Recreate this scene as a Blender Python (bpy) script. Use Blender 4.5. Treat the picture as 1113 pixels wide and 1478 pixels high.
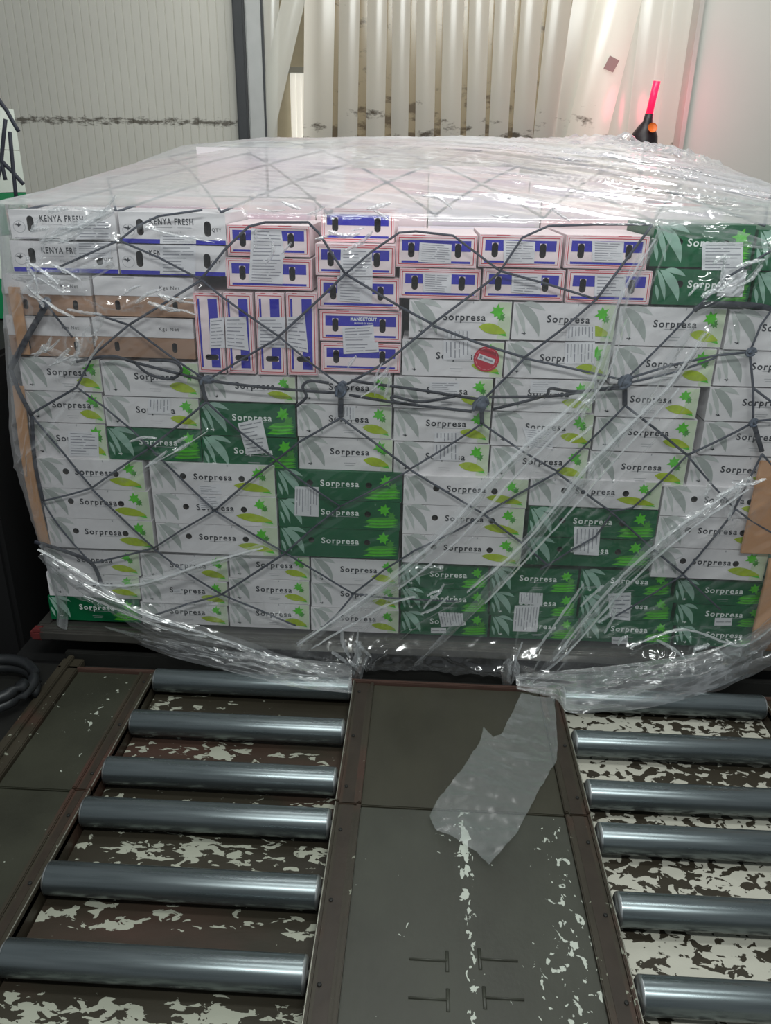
import bpy, bmesh, math, random
import numpy as np
from mathutils import Vector, Matrix, noise
from mathutils.geometry import tessellate_polygon

for o in list(bpy.data.objects): bpy.data.objects.remove(o)
S = bpy.context.scene
COL = S.collection
random.seed(7)
rng = np.random.RandomState(5)

# ------------------------------------------------------------------ camera
W, H = 1113.0, 1478.0
F, PITCH, YAW, ROLL, CAMZ = 1130.4, 0.40312, 0.043756, 0.0184736, 1.9
cp, sp, cw, sw = math.cos(PITCH), math.sin(PITCH), math.cos(YAW), math.sin(YAW)
fwd = Vector((-sw*cp, cw*cp, -sp)); rgt = Vector((cw, sw, 0)); upv = rgt.cross(fwd)
cr, sr = math.cos(ROLL), math.sin(ROLL)
camr = cr*rgt + sr*upv
camu = -sr*rgt + cr*upv
cam = bpy.data.objects.new('camera', bpy.data.cameras.new('camera')); COL.objects.link(cam)
m = Matrix.Identity(4)
for i in range(3):
    m[i][0] = camr[i]; m[i][1] = camu[i]; m[i][2] = -fwd[i]
m[2][3] = CAMZ
cam.matrix_world = m
cam.data.sensor_fit = 'VERTICAL'; cam.data.sensor_height = 36.0; cam.data.lens = 36.0*F/H
cam.data.clip_end = 60
S.camera = cam

# ------------------------------------------------------------------ light
S.view_settings.view_transform = 'Standard'; S.view_settings.look = 'None'
S.view_settings.gamma = 1; S.view_settings.exposure = 0.27
S.view_settings.use_curve_mapping = False
w = bpy.data.worlds.new('world'); S.world = w; w.use_nodes = True
w.node_tree.nodes['Background'].inputs[0].default_value = (0.80, 0.86, 0.90, 1)
w.node_tree.nodes['Background'].inputs[1].default_value = 0.20

def area(name, loc, target, sx, sy, power, color=(1, 1, 1)):
    l = bpy.data.lights.new(name, 'AREA'); l.shape = 'RECTANGLE'; l.size = sx; l.size_y = sy
    l.energy = power; l.color = color
    o = bpy.data.objects.new(name, l); COL.objects.link(o); o.location = loc
    o.rotation_euler = (Vector(target)-Vector(loc)).to_track_quat('-Z', 'Y').to_euler()
    return o
area('ceiling_tube_front', (0.3, -0.6, 4.3), (0.1, 2.8, 1.0), 2.4, 0.30, 92, (0.95, 1, 0.98))
area('ceiling_tube_middle', (0.5, 1.5, 4.4), (0.3, 2.6, 0.8), 2.6, 0.3, 46, (0.95, 1, 0.98))
area('ceiling_tube_over_load', (0.4, 4.3, 4.4), (0.1, 4.6, 0), 3.4, 0.4, 38, (0.97, 1, 0.97))
area('ceiling_tube_back', (0.3, 5.0, 4.5), (0.3, 6.5, 2.2), 4.5, 0.3, 30, (1, 0.985, 0.93))
area('back_room_lamp', (0.8, 8.3, 3.9), (0.6, 6.6, 2.7), 3.2, 0.8, 44, (1, 0.98, 0.93))

# ------------------------------------------------------------------ materials
def lin(c):
    return tuple(((v/255.0)/12.92 if v/255.0 <= 0.04045 else ((v/255.0+0.055)/1.055)**2.4) for v in c)
MATS = {}
def mat(name, rgb, rough=0.6, metal=0.0, var=0.08, scale=12.0, spec=0.4, bump=0.0, emit=None):
    if name in MATS: return MATS[name]
    M = bpy.data.materials.new(name); M.use_nodes = True; MATS[name] = M
    nt = M.node_tree; b = nt.nodes['Principled BSDF']
    c = lin(rgb)
    tc = nt.nodes.new('ShaderNodeTexCoord'); nz = nt.nodes.new('ShaderNodeTexNoise')
    nz.inputs['Scale'].default_value = scale; nz.inputs['Detail'].default_value = 5
    nt.links.new(tc.outputs['Object'], nz.inputs['Vector'])
    mx = nt.nodes.new('ShaderNodeMix'); mx.data_type = 'RGBA'
    mx.inputs['A'].default_value = tuple(x*(1-var) for x in c)+(1,)
    mx.inputs['B'].default_value = tuple(min(1, x*(1+var)) for x in c)+(1,)
    nt.links.new(nz.outputs['Fac'], mx.inputs['Factor'])
    nt.links.new(mx.outputs['Result'], b.inputs['Base Color'])
    b.inputs['Roughness'].default_value = rough; b.inputs['Metallic'].default_value = metal
    b.inputs['Specular IOR Level'].default_value = spec
    if bump:
        bp = nt.nodes.new('ShaderNodeBump'); bp.inputs['Strength'].default_value = bump; bp.inputs['Distance'].default_value = 0.004
        nt.links.new(nz.outputs['Fac'], bp.inputs['Height']); nt.links.new(bp.outputs['Normal'], b.inputs['Normal'])
    if emit:
        b.inputs['Emission Color'].default_value = tuple(lin(emit[:3]))+(1,)
        b.inputs['Emission Strength'].default_value = emit[3]
    return M

WHITE = mat('carton_white', (226, 222, 224), 0.5, var=0.04)
CREAM = mat('carton_pinkish_white', (240, 222, 224), 0.5, var=0.04)
GREEN = mat('carton_green', (0, 92, 54), 0.45, var=0.1)
BROWN = mat('cardboard_brown', (168, 134, 112), 0.8, var=0.1)
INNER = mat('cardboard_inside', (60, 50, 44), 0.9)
GREYL = mat('print_grey_leaf', (192, 196, 193), 0.5)
GREYD = mat('print_grey_leaf_dark', (168, 174, 170), 0.5)
PALEL = mat('print_pale_leaf', (150, 184, 168), 0.5)
LEAF = mat('print_bright_leaf', (84, 196, 36), 0.5, var=0.25, scale=60)
LIME = mat('print_lime_leaf', (168, 190, 30), 0.5, var=0.3, scale=60)
TINT = mat('print_green_tint', (206, 218, 190), 0.5, var=0.1, scale=25)
TINTG = mat('print_green_grass', (70, 150, 50), 0.5, var=0.35, scale=50)
INK = mat('print_dark_ink', (42, 44, 52), 0.5)
WINK = mat('print_white_ink', (236, 240, 236), 0.5)
BLUE = mat('print_blue', (46, 44, 172), 0.45, var=0.08)
RED = mat('print_red', (196, 46, 62), 0.5)
PINK = mat('print_pink', (240, 168, 176), 0.5)
LGREY = mat('print_light_grey', (168, 168, 172), 0.5)
STICK = mat('sticker_paper', (224, 222, 226), 0.55, var=0.03)
REDS = mat('sticker_red', (196, 28, 56), 0.4)
TAPE = mat('carton_tape', (216, 208, 196), 0.3)
CORD = mat('net_cord', (66, 70, 82), 0.7, var=0.2, scale=90)
CORDD = mat('net_strap_dark', (50, 52, 62), 0.6, var=0.2, scale=60)
KNOT = mat('net_knot', (84, 92, 106), 0.6, var=0.3, scale=60)
ALU = mat('aluminium_rim', (118, 116, 111), 0.36, metal=0.8, var=0.25, scale=14, bump=0.2)
BLACK = mat('shade_black', (14, 14, 15), 0.8)  # colour of the block that stands in for deep shade
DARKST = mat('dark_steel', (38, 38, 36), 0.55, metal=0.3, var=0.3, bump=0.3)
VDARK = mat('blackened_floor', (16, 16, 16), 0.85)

def film_material(name, milk0, milk1, bump, tint=(0.93, 0.95, 0.97), rough=0.13):
    M = bpy.data.materials.new(name); M.use_nodes = True; nt = M.node_tree; N = nt.nodes; L = nt.links
    for n in list(N): N.remove(n)
    out = N.new('ShaderNodeOutputMaterial')
    tr = N.new('ShaderNodeBsdfTransparent'); tr.inputs[0].default_value = (0.97, 0.98, 0.98, 1)
    gl = N.new('ShaderNodeBsdfGlossy'); gl.inputs['Roughness'].default_value = rough; gl.inputs[0].default_value = (1, 1, 1, 1)
    df = N.new('ShaderNodeBsdfDiffuse'); df.inputs[0].default_value = tint+(1,)
    tl = N.new('ShaderNodeBsdfTranslucent'); tl.inputs[0].default_value = tint+(1,)
    tc = N.new('ShaderNodeTexCoord')
    mp = N.new('ShaderNodeMapping'); mp.inputs['Rotation'].default_value = (0, 0.75, 0); mp.inputs['Scale'].default_value = (1.0, 1.0, 2.6)
    L.new(tc.outputs['Object'], mp.inputs[0])
    n1 = N.new('ShaderNodeTexNoise'); n1.inputs['Scale'].default_value = 5.5; n1.inputs['Detail'].default_value = 6; n1.inputs['Roughness'].default_value = 0.55
    n1.inputs['Distortion'].default_value = 1.4
    n1.noise_type = 'RIDGED_MULTIFRACTAL' if hasattr(n1, 'noise_type') else n1.noise_type
    n2 = N.new('ShaderNodeTexVoronoi'); n2.inputs['Scale'].default_value = 16; n2.feature = 'F1'
    L.new(mp.outputs[0], n1.inputs['Vector']); L.new(mp.outputs[0], n2.inputs['Vector'])
    ad = N.new('ShaderNodeMath'); ad.operation = 'MULTIPLY_ADD'; ad.inputs[1].default_value = 0.35
    L.new(n2.outputs['Distance'], ad.inputs[0]); L.new(n1.outputs[0], ad.inputs[2])
    bp = N.new('ShaderNodeBump'); bp.inputs['Strength'].default_value = bump; bp.inputs['Distance'].default_value = 0.02
    L.new(ad.outputs[0], bp.inputs['Height'])
    L.new(bp.outputs[0], gl.inputs['Normal'])
    lw = N.new('ShaderNodeLayerWeight'); lw.inputs[0].default_value = 0.5
    mr = N.new('ShaderNodeMapRange'); mr.inputs['From Min'].default_value = 0.15; mr.inputs['From Max'].default_value = 0.92
    mr.inputs['To Min'].default_value = milk0; mr.inputs['To Max'].default_value = milk1
    L.new(lw.outputs['Facing'], mr.inputs['Value'])
    dm = N.new('ShaderNodeMixShader'); dm.inputs[0].default_value = 0.5; L.new(df.outputs[0], dm.inputs[1]); L.new(tl.outputs[0], dm.inputs[2])
    m1 = N.new('ShaderNodeMixShader'); L.new(mr.outputs[0], m1.inputs[0]); L.new(tr.outputs[0], m1.inputs[1]); L.new(dm.outputs[0], m1.inputs[2])
    fr = N.new('ShaderNodeFresnel'); fr.inputs[0].default_value = 1.5; L.new(bp.outputs[0], fr.inputs['Normal'])
    fm = N.new('ShaderNodeMath'); fm.operation = 'MULTIPLY'; fm.inputs[1].default_value = 1.7; fm.use_clamp = True; L.new(fr.outputs[0], fm.inputs[0])
    fc = N.new('ShaderNodeMath'); fc.operation = 'MINIMUM'; fc.inputs[1].default_value = 0.34; L.new(fm.outputs[0], fc.inputs[0])
    m2 = N.new('ShaderNodeMixShader'); L.new(fc.outputs[0], m2.inputs[0]); L.new(m1.outputs[0], m2.inputs[1]); L.new(gl.outputs[0], m2.inputs[2])
    L.new(m2.outputs[0], out.inputs[0])
    return M
FILM = film_material('clear_film', 0.045, 0.56, 0.10)
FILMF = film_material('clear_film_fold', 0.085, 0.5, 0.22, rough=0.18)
FILMC = film_material('film_glint_crease', 0.38, 0.7, 0.15, rough=0.2)  # milky white put in so creases read as bright glints
FILMT = film_material('clear_film_tail', 0.13, 0.5, 0.22, tint=(0.75, 0.80, 0.80), rough=0.25)

def painted_floor(name, base, dirt, paint, thr, scale, rough=0.45, streak=None, stretch=(1, 1, 1), rust=None, edge=None):
    """worn paint flakes over dirty steel; streak = (x0, x1) band where flakes gather"""
    M = bpy.data.materials.new(name); M.use_nodes = True; nt = M.node_tree; N = nt.nodes; L = nt.links
    b = N['Principled BSDF']; b.inputs['Specular IOR Level'].default_value = 0.35
    tc = N.new('ShaderNodeTexCoord'); mp = N.new('ShaderNodeMapping'); mp.inputs['Scale'].default_value = stretch
    L.new(tc.outputs['Object'], mp.inputs[0])
    def nz(sc, det=6, dist=0.0, rg=0.55):
        n = N.new('ShaderNodeTexNoise'); n.inputs['Scale'].default_value = sc; n.inputs['Detail'].default_value = det
        n.inputs['Distortion'].default_value = dist; n.inputs['Roughness'].default_value = rg
        L.new(mp.outputs[0], n.inputs['Vector']); return n
    a = nz(3.0); c = nz(scale, 4, 0.6, 0.5); big = nz(2.2, 2)
    m1 = N.new('ShaderNodeMix'); m1.data_type = 'RGBA'; L.new(a.outputs['Fac'], m1.inputs['Factor'])
    m1.inputs['A'].default_value = lin(dirt)+(1,); m1.inputs['B'].default_value = lin(base)+(1,)
    last = m1.outputs['Result']
    if rust:
        rn = nz(1.7, 4); rr = N.new('ShaderNodeMapRange'); rr.inputs['From Min'].default_value = 0.5; rr.inputs['From Max'].default_value = 0.62
        L.new(rn.outputs['Fac'], rr.inputs['Value'])
        m0 = N.new('ShaderNodeMix'); m0.data_type = 'RGBA'; L.new(rr.outputs[0], m0.inputs['Factor']); L.new(last, m0.inputs['A'])
        m0.inputs['B'].default_value = lin(rust)+(1,); last = m0.outputs['Result']
    add = N.new('ShaderNodeMath'); add.operation = 'MULTIPLY_ADD'; add.inputs[1].default_value = 0.55
    L.new(big.outputs['Fac'], add.inputs[0]); L.new(c.outputs['Fac'], add.inputs[2])
    val = add.outputs[0]
    if streak:
        sx = N.new('ShaderNodeSeparateXYZ'); L.new(tc.outputs['Object'], sx.inputs[0])
        for (axis, c0, hw, amt) in streak:
            s1 = N.new('ShaderNodeMath'); s1.operation = 'SUBTRACT'; s1.inputs[1].default_value = c0; L.new(sx.outputs[axis], s1.inputs[0])
            s2 = N.new('ShaderNodeMath'); s2.operation = 'ABSOLUTE'; L.new(s1.outputs[0], s2.inputs[0])
            s3 = N.new('ShaderNodeMapRange'); s3.inputs['From Min'].default_value = 0; s3.inputs['From Max'].default_value = hw
            s3.inputs['To Min'].default_value = amt; s3.inputs['To Max'].default_value = 0; L.new(s2.outputs[0], s3.inputs['Value'])
            s4 = N.new('ShaderNodeMath'); s4.operation = 'ADD'; L.new(s3.outputs[0], s4.inputs[0]); L.new(val, s4.inputs[1]); val = s4.outputs[0]
    th = N.new('ShaderNodeMapRange'); th.inputs['From Min'].default_value = thr; th.inputs['From Max'].default_value = thr+0.012
    L.new(val, th.inputs['Value'])
    pn = N.new('ShaderNodeMix'); pn.data_type = 'RGBA'; pn.inputs['A'].default_value = tuple(v*0.75 for v in lin(paint))+(1,)
    pn.inputs['B'].default_value = lin(paint)+(1,); n9 = nz(9); L.new(n9.outputs['Fac'], pn.inputs['Factor'])
    m2 = N.new('ShaderNodeMix'); m2.data_type = 'RGBA'; L.new(th.outputs[0], m2.inputs['Factor']); L.new(last, m2.inputs['A']); L.new(pn.outputs['Result'], m2.inputs['B'])
    L.new(m2.outputs['Result'], b.inputs['Base Color'])
    rg = N.new('ShaderNodeMapRange'); rg.inputs['To Min'].default_value = rough-0.12; rg.inputs['To Max'].default_value = rough+0.2
    L.new(a.outputs['Fac'], rg.inputs['Value']); L.new(rg.outputs[0], b.inputs['Roughness'])
    bp = N.new('ShaderNodeBump'); bp.inputs['Strength'].default_value = 0.35; bp.inputs['Distance'].default_value = 0.003
    hs = N.new('ShaderNodeMath'); hs.operation = 'MULTIPLY_ADD'; hs.inputs[1].default_value = 0.5; L.new(th.outputs[0], hs.inputs[0])
    fine = nz(45, 5); L.new(fine.outputs['Fac'], hs.inputs[2]); L.new(hs.outputs[0], bp.inputs['Height']); L.new(bp.outputs[0], b.inputs['Normal'])
    return M

# ------------------------------------------------------------------ helpers
def ray(px, py):
    return camr*((px-W/2)/F) + camu*(-(py-H/2)/F) + fwd
def on_y(px, py, Y):
    d = ray(px, py); t = Y/d.y; return Vector((d.x*t, Y, CAMZ+d.z*t))
def on_z(px, py, z):
    d = ray(px, py); t = (z-CAMZ)/d.z; return Vector((d.x*t, d.y*t, z))

class MB:
    """collects faces with materials, builds ONE mesh"""
    def __init__(s): s.v = []; s.f = []; s.m = []; s.mats = []; s.sm = []
    def mi(s, m):
        if m not in s.mats: s.mats.append(m)
        return s.mats.index(m)
    def add(s, vs, fs, m, smooth=False):
        k = len(s.v); s.v += [tuple(v) for v in vs]; i = s.mi(m)
        for f in fs: s.f.append(tuple(k+a for a in f)); s.m.append(i); s.sm.append(smooth)
    def box(s, x0, x1, y0, y1, z0, z1, m, skip=()):
        v = [(x, y, z) for x in (x0, x1) for y in (y0, y1) for z in (z0, z1)]
        q = dict(l=(0, 1, 3, 2), r=(4, 6, 7, 5), f=(0, 4, 5, 1), b=(2, 3, 7, 6), d=(0, 2, 6, 4), t=(1, 5, 7, 3))
        s.add(v, [q[k] for k in q if k not in skip], m)
    def bbox(s, x0, x1, y0, y1, z0, z1, m, bev=0.004):
        """box with bevelled edges"""
        bm = bmesh.new(); bmesh.ops.create_cube(bm, size=1)
        for v in bm.verts: v.co = Vector(((x0+x1)/2+v.co.x*(x1-x0), (y0+y1)/2+v.co.y*(y1-y0), (z0+z1)/2+v.co.z*(z1-z0)))
        bmesh.ops.bevel(bm, geom=bm.edges[:], offset=bev, segments=2, affect='EDGES')
        bm.verts.index_update(); s.add([v.co for v in bm.verts], [[v.index for v in f.verts] for f in bm.faces], m); bm.free()
    def tube(s, pts, r, m, n=6, flat=1.0, cap=True, rr=None):
        pts = [Vector(p) for p in pts]; rings = []
        for i, p in enumerate(pts):
            t = (pts[min(i+1, len(pts)-1)]-pts[max(i-1, 0)])
            if t.length < 1e-9: t = Vector((1, 0, 0))
            t.normalize()
            ref = Vector((0, 1, 0)) if abs(t.y) < 0.9 else Vector((0, 0, 1))
            a = t.cross(ref).normalized(); b = a.cross(t).normalized()
            R = r*(rr[i] if rr else 1)
            rings.append([p + a*math.cos(2*math.pi*k/n)*R + b*math.sin(2*math.pi*k/n)*R*flat for k in range(n)])
        vs = [v for q in rings for v in q]; fs = []
        for i in range(len(pts)-1):
            for k in range(n): fs.append((i*n+k, i*n+(k+1) % n, (i+1)*n+(k+1) % n, (i+1)*n+k))
        if cap: fs += [tuple(range(n))[::-1], tuple((len(pts)-1)*n+k for k in range(n))]
        s.add(vs, fs, m, True)
    def lathe(s, prof, origin, axis, m, n=24):
        axis = Vector(axis).normalized(); ref = Vector((0, 0, 1)) if abs(axis.z) < 0.9 else Vector((1, 0, 0))
        a = axis.cross(ref).normalized(); b = axis.cross(a); o = Vector(origin); vs = []; fs = []
        for (t, r) in prof:
            for k in range(n):
                an = 2*math.pi*k/n; vs.append(o+axis*t+(a*math.cos(an)+b*math.sin(an))*r)
        for i in range(len(prof)-1):
            for k in range(n): fs.append((i*n+k, i*n+(k+1) % n, (i+1)*n+(k+1) % n, (i+1)*n+k))
        s.add(vs, fs, m, True)
    def blob(s, c, rx, ry, rz, m, seed=0, amp=0.25):
        bm = bmesh.new(); bmesh.ops.create_icosphere(bm, subdivisions=3, radius=1)
        for v in bm.verts:
            k = 1+amp*noise.noise(v.co*1.8+Vector((seed*3.1, seed, 0)))*2
            v.co = Vector((c[0]+v.co.x*rx*k, c[1]+v.co.y*ry*k, c[2]+v.co.z*rz*k))
        bm.verts.index_update(); s.add([v.co for v in bm.verts], [[v.index for v in f.verts] for f in bm.faces], m, True); bm.free()
    def poly(s, pts, y, m):
        """flat polygon of (x,z) on plane y, facing -Y"""
        p3 = [Vector((p[0], p[1], 0)) for p in pts]
        tr = tessellate_polygon([p3]); vs = [(p[0], y, p[1]) for p in pts]; fs = []
        for t in tr:
            a, b, c = (pts[i] for i in t)
            ar = (b[0]-a[0])*(c[1]-a[1])-(c[0]-a[0])*(b[1]-a[1])
            fs.append(tuple(t) if ar > 0 else tuple(t)[::-1])
        s.add(vs, fs, m)
    def rect(s, x0, x1, z0, z1, y, m): s.add([(x0, y, z0), (x1, y, z0), (x1, y, z1), (x0, y, z1)], [(0, 1, 2, 3)], m)
    def build(s, name, parent=None, loc=None):
        me = bpy.data.meshes.new(name); me.from_pydata(s.v, [], s.f); me.update()
        for k in s.mats: me.materials.append(k)
        me.polygons.foreach_set('material_index', s.m); me.polygons.foreach_set('use_smooth', s.sm)
        o = bpy.data.objects.new(name, me); COL.objects.link(o)
        if parent: o.parent = parent
        if loc is not None: o.location = loc
        return o

def tag(o, label=None, cat=None, group=None, kind=None):
    if label: o['label'] = label
    if cat: o['category'] = cat
    if group: o['group'] = group
    if kind: o['kind'] = kind
    return o
def empty(name, loc):
    o = bpy.data.objects.new(name, None); COL.objects.link(o); o.location = loc; o.empty_display_size = 0.1; return o

TXT = {}
def text_geo(t, bold=0.0):
    if (t, bold) in TXT: return TXT[(t, bold)]
    c = bpy.data.curves.new('lettering', 'FONT'); c.body = t; c.size = 1; c.resolution_u = 3; c.offset = bold; c.space_character = 1.2
    c.fill_mode = 'FRONT'
    o = bpy.data.objects.new('lettering', c); COL.objects.link(o)
    dg = bpy.context.evaluated_depsgraph_get(); me = o.evaluated_get(dg).to_mesh()
    vs = [(v.co.x, v.co.y) for v in me.vertices]; fs = [tuple(p.vertices) for p in me.polygons]
    o.evaluated_get(dg).to_mesh_clear(); bpy.data.objects.remove(o); bpy.data.curves.remove(c)
    x0 = min(v[0] for v in vs); x1 = max(v[0] for v in vs); z0 = 0.0; z1 = 0.73
    vs = [((v[0]-x0)/(x1-x0), v[1]/z1) for v in vs]
    TXT[(t, bold)] = (vs, fs); return TXT[(t, bold)]
def put_text(b, t, x0, x1, z0, zh, y, m, bold=0.02, rot=0.0):
    vs, fs = text_geo(t, bold); c, s_ = math.cos(rot), math.sin(rot)
    out = []
    for v in vs:
        u, k = v[0]*(x1-x0), v[1]*zh
        out.append((x0+u*c-k*s_, y, z0+u*s_+k*c))
    b.add(out, fs, m)
def leaf(b, p, q, wid, bend, y, m, n=9, base=0.0):
    p = Vector((p[0], p[1])); q = Vector((q[0], q[1])); d = q-p; nrm = Vector((-d.y, d.x)).normalized()
    mid = (p+q)/2+nrm*bend; L = []; R = []
    for i in range(n+1):
        t = i/n; c = p*(1-t)**2+mid*2*t*(1-t)+q*t*t
        tn = ((mid-p)*(1-t)+(q-mid)*t).normalized(); nn = Vector((-tn.y, tn.x))
        ww = wid*(math.sin(math.pi*(t**0.85)))**0.9*(1-base)+0.0004
        L.append(c+nn*ww); R.append(c-nn*ww)
    vs = [(a.x, y, a.y) for a in L]+[(a.x, y, a.y) for a in R]; k = n+1
    b.add(vs, [(i, k+i, k+i+1, i+1) for i in range(n)], m)
def star_leaf(b, cx, cz, r, y, m, rot=0.0, lobes=7):
    pts = []
    for i in range(lobes*2):
        a = rot+math.pi/2+math.pi*i/lobes
        rr = r*((1.0 if i % 4 == 0 else 0.82) if i % 2 == 0 else 0.52)
        pts.append((cx+math.cos(a)*rr, cz+math.sin(a)*rr))
    for i in range(len(pts)):
        p, q = pts[i], pts[(i+1) % len(pts)]
        b.add([(cx, y, cz), (p[0], y, p[1]), (q[0], y, q[1])], [(0, 1, 2)], m)
def oval(cx, cz, rx, rz, n=18):
    return [(cx+rx*math.cos(2*math.pi*i/n), cz+rz*math.sin(2*math.pi*i/n)) for i in range(n)]
def slot(cx, cz, hw, hh, n=8):
    """rounded upright slot outline"""
    pts = []
    if hh >= hw:
        for i in range(n+1): a = math.pi*i/n; pts.append((cx+hw*math.cos(a), cz+hh-hw+hw*math.sin(a)))
        for i in range(n+1): a = math.pi+math.pi*i/n; pts.append((cx+hw*math.cos(a), cz-hh+hw+hw*math.sin(a)))
    else:
        for i in range(n+1): a = -math.pi/2+math.pi*i/n; pts.append((cx+hw-hh+hh*math.cos(a), cz+hh*math.sin(a)))
        for i in range(n+1): a = math.pi/2+math.pi*i/n; pts.append((cx-hw+hh+hh*math.cos(a), cz+hh*math.sin(a)))
    return pts
def shell(b, x0, x1, z0, z1, dep, m, holes=(), front=None, y0=0.0):
    """carton walls with real holes punched in the front"""
    b.box(x0, x1, y0, dep, z0, z1, m, skip=('f',))
    outer = [(x0, z0), (x1, z0), (x1, z1), (x0, z1)]
    loops = [outer]+[list(h) for h in holes]
    allp = [p for l in loops for p in l]
    tr = tessellate_polygon([[Vector((p[0], p[1], 0)) for p in l] for l in loops]); fs = []
    for t in tr:
        a, q, c = (allp[i] for i in t)
        ar = (q[0]-a[0])*(c[1]-a[1])-(c[0]-a[0])*(q[1]-a[1])
        fs.append(tuple(t) if ar > 0 else tuple(t)[::-1])
    b.add([(p[0], y0, p[1]) for p in allp], fs, front or m)
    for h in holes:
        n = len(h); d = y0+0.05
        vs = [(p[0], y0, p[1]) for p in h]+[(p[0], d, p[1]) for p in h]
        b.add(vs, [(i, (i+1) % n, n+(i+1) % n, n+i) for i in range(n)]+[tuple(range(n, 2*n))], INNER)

def bird(b, cx, cz, r, y, m):
    pts = [(-1, .1), (-.4, .35), (.0, .1), (.35, .75), (.45, .1), (1, .2), (.5, -.15), (.1, -.5), (-.1, -.15), (-.5, .0)]
    b.poly([(cx+p[0]*r, cz+p[1]*r) for p in pts], y, m)

# ------------------------------------------------------------------ carton builders (local x centred, z from 0, front at y=0)
DEP = 0.38
def sorpresa(w_, h_, green, holes, r):
    b = MB(); m = GREEN if green else WHITE; x0, x1 = -w_/2, w_/2
    hs = [oval(x0+w_*0.265, h_*0.58, 0.0125, 0.0125), oval(x0+w_*0.735, h_*0.55, 0.0125, 0.0125)] if holes else []
    shell(b, x0, x1, 0, h_, DEP, m, hs)
    lc = PALEL if green else GREYL; ld = PALEL if green else GREYD
    k = h_/0.13
    # big curved leaves fanning from the top left corner
    leaf(b, (x0+.006, h_*.96), (x0+.048*k, h_*.12), .0085*k, .010*k, -.0005, lc)
    leaf(b, (x0+.014, h_*.97), (x0+.098*k, h_*.10), .0165*k, .030*k, -.0006, ld)
    leaf(b, (x0+.03, h_*.97), (x0+.112*k, h_*.80), .0095*k, .014*k, -.0007, lc)
    leaf(b, (x0+.006, h_*.55), (x0+.022*k, h_*.12), .006*k, .004*k, -.0004, lc)
    # right-hand greenery
    xr = x1
    if green:
        for i in range(6):
            zz = h_*(.10+.055*i); leaf(b, (xr-w_*(.30-.02*(i % 3)), zz), (xr-.006, zz+.004), .006, .004, -.0004-.0001*i, TINTG if i % 2 else LEAF)
        star_leaf(b, xr-w_*.13, h_*.72, .030*k, -.0012, LEAF, r.uniform(-.3, .3))
        star_leaf(b, xr-w_*.07, h_*.52, .022*k, -.0013, TINTG, r.uniform(-.6, .6))
    else:
        b.rect(xr-w_*.125, xr-.001, .002, h_-.002, -.0003, TINT)
        star_leaf(b, xr-w_*.135, h_*.74, .0275*k, -.0008, LEAF, r.uniform(-.25, .25))
        star_leaf(b, xr-w_*.095, h_*.60, .017*k, -.0007, TINTG, r.uniform(-.5, .5))
        leaf(b, (xr-w_*.33 if holes else xr-w_*.31, h_*.34), (xr-w_*.035, h_*.18), .0175*k, .006*k, -.0011, LIME)
        leaf(b, (xr-w_*.17, h_*.30), (xr-w_*.03, h_*.10), .010*k, .005*k, -.0010, LEAF)
        # flap cut lines along the upper edge
        b.rect(x0+w_*.18, x0+w_*.19, h_*.93, h_-.001, -.0004, LGREY); b.rect(x0+w_*.62, x0+w_*.63, h_*.93, h_-.001, -.0004, LGREY)
    ink = WINK if green else INK
    tx = x0+w_*(.35 if holes else .335); tw = .150
    put_text(b, 'Sorpresa', tx, tx+tw, h_*.49, .0255, -.0009, ink, .022)
    b.rect(tx+tw*.27, tx+tw*.98, h_*.435, h_*.447, -.0008, LGREY)
    if not holes:
        bird(b, x0+w_*.12, h_*.17, .010, -.0008, ink)
        b.rect(tx+tw*.35, tx+tw*.65, h_*.22, h_*.235, -.0005, LGREY); b.rect(tx+tw*.38, tx+tw*.62, h_*.15, h_*.165, -.0005, LGREY)
    return b
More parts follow.
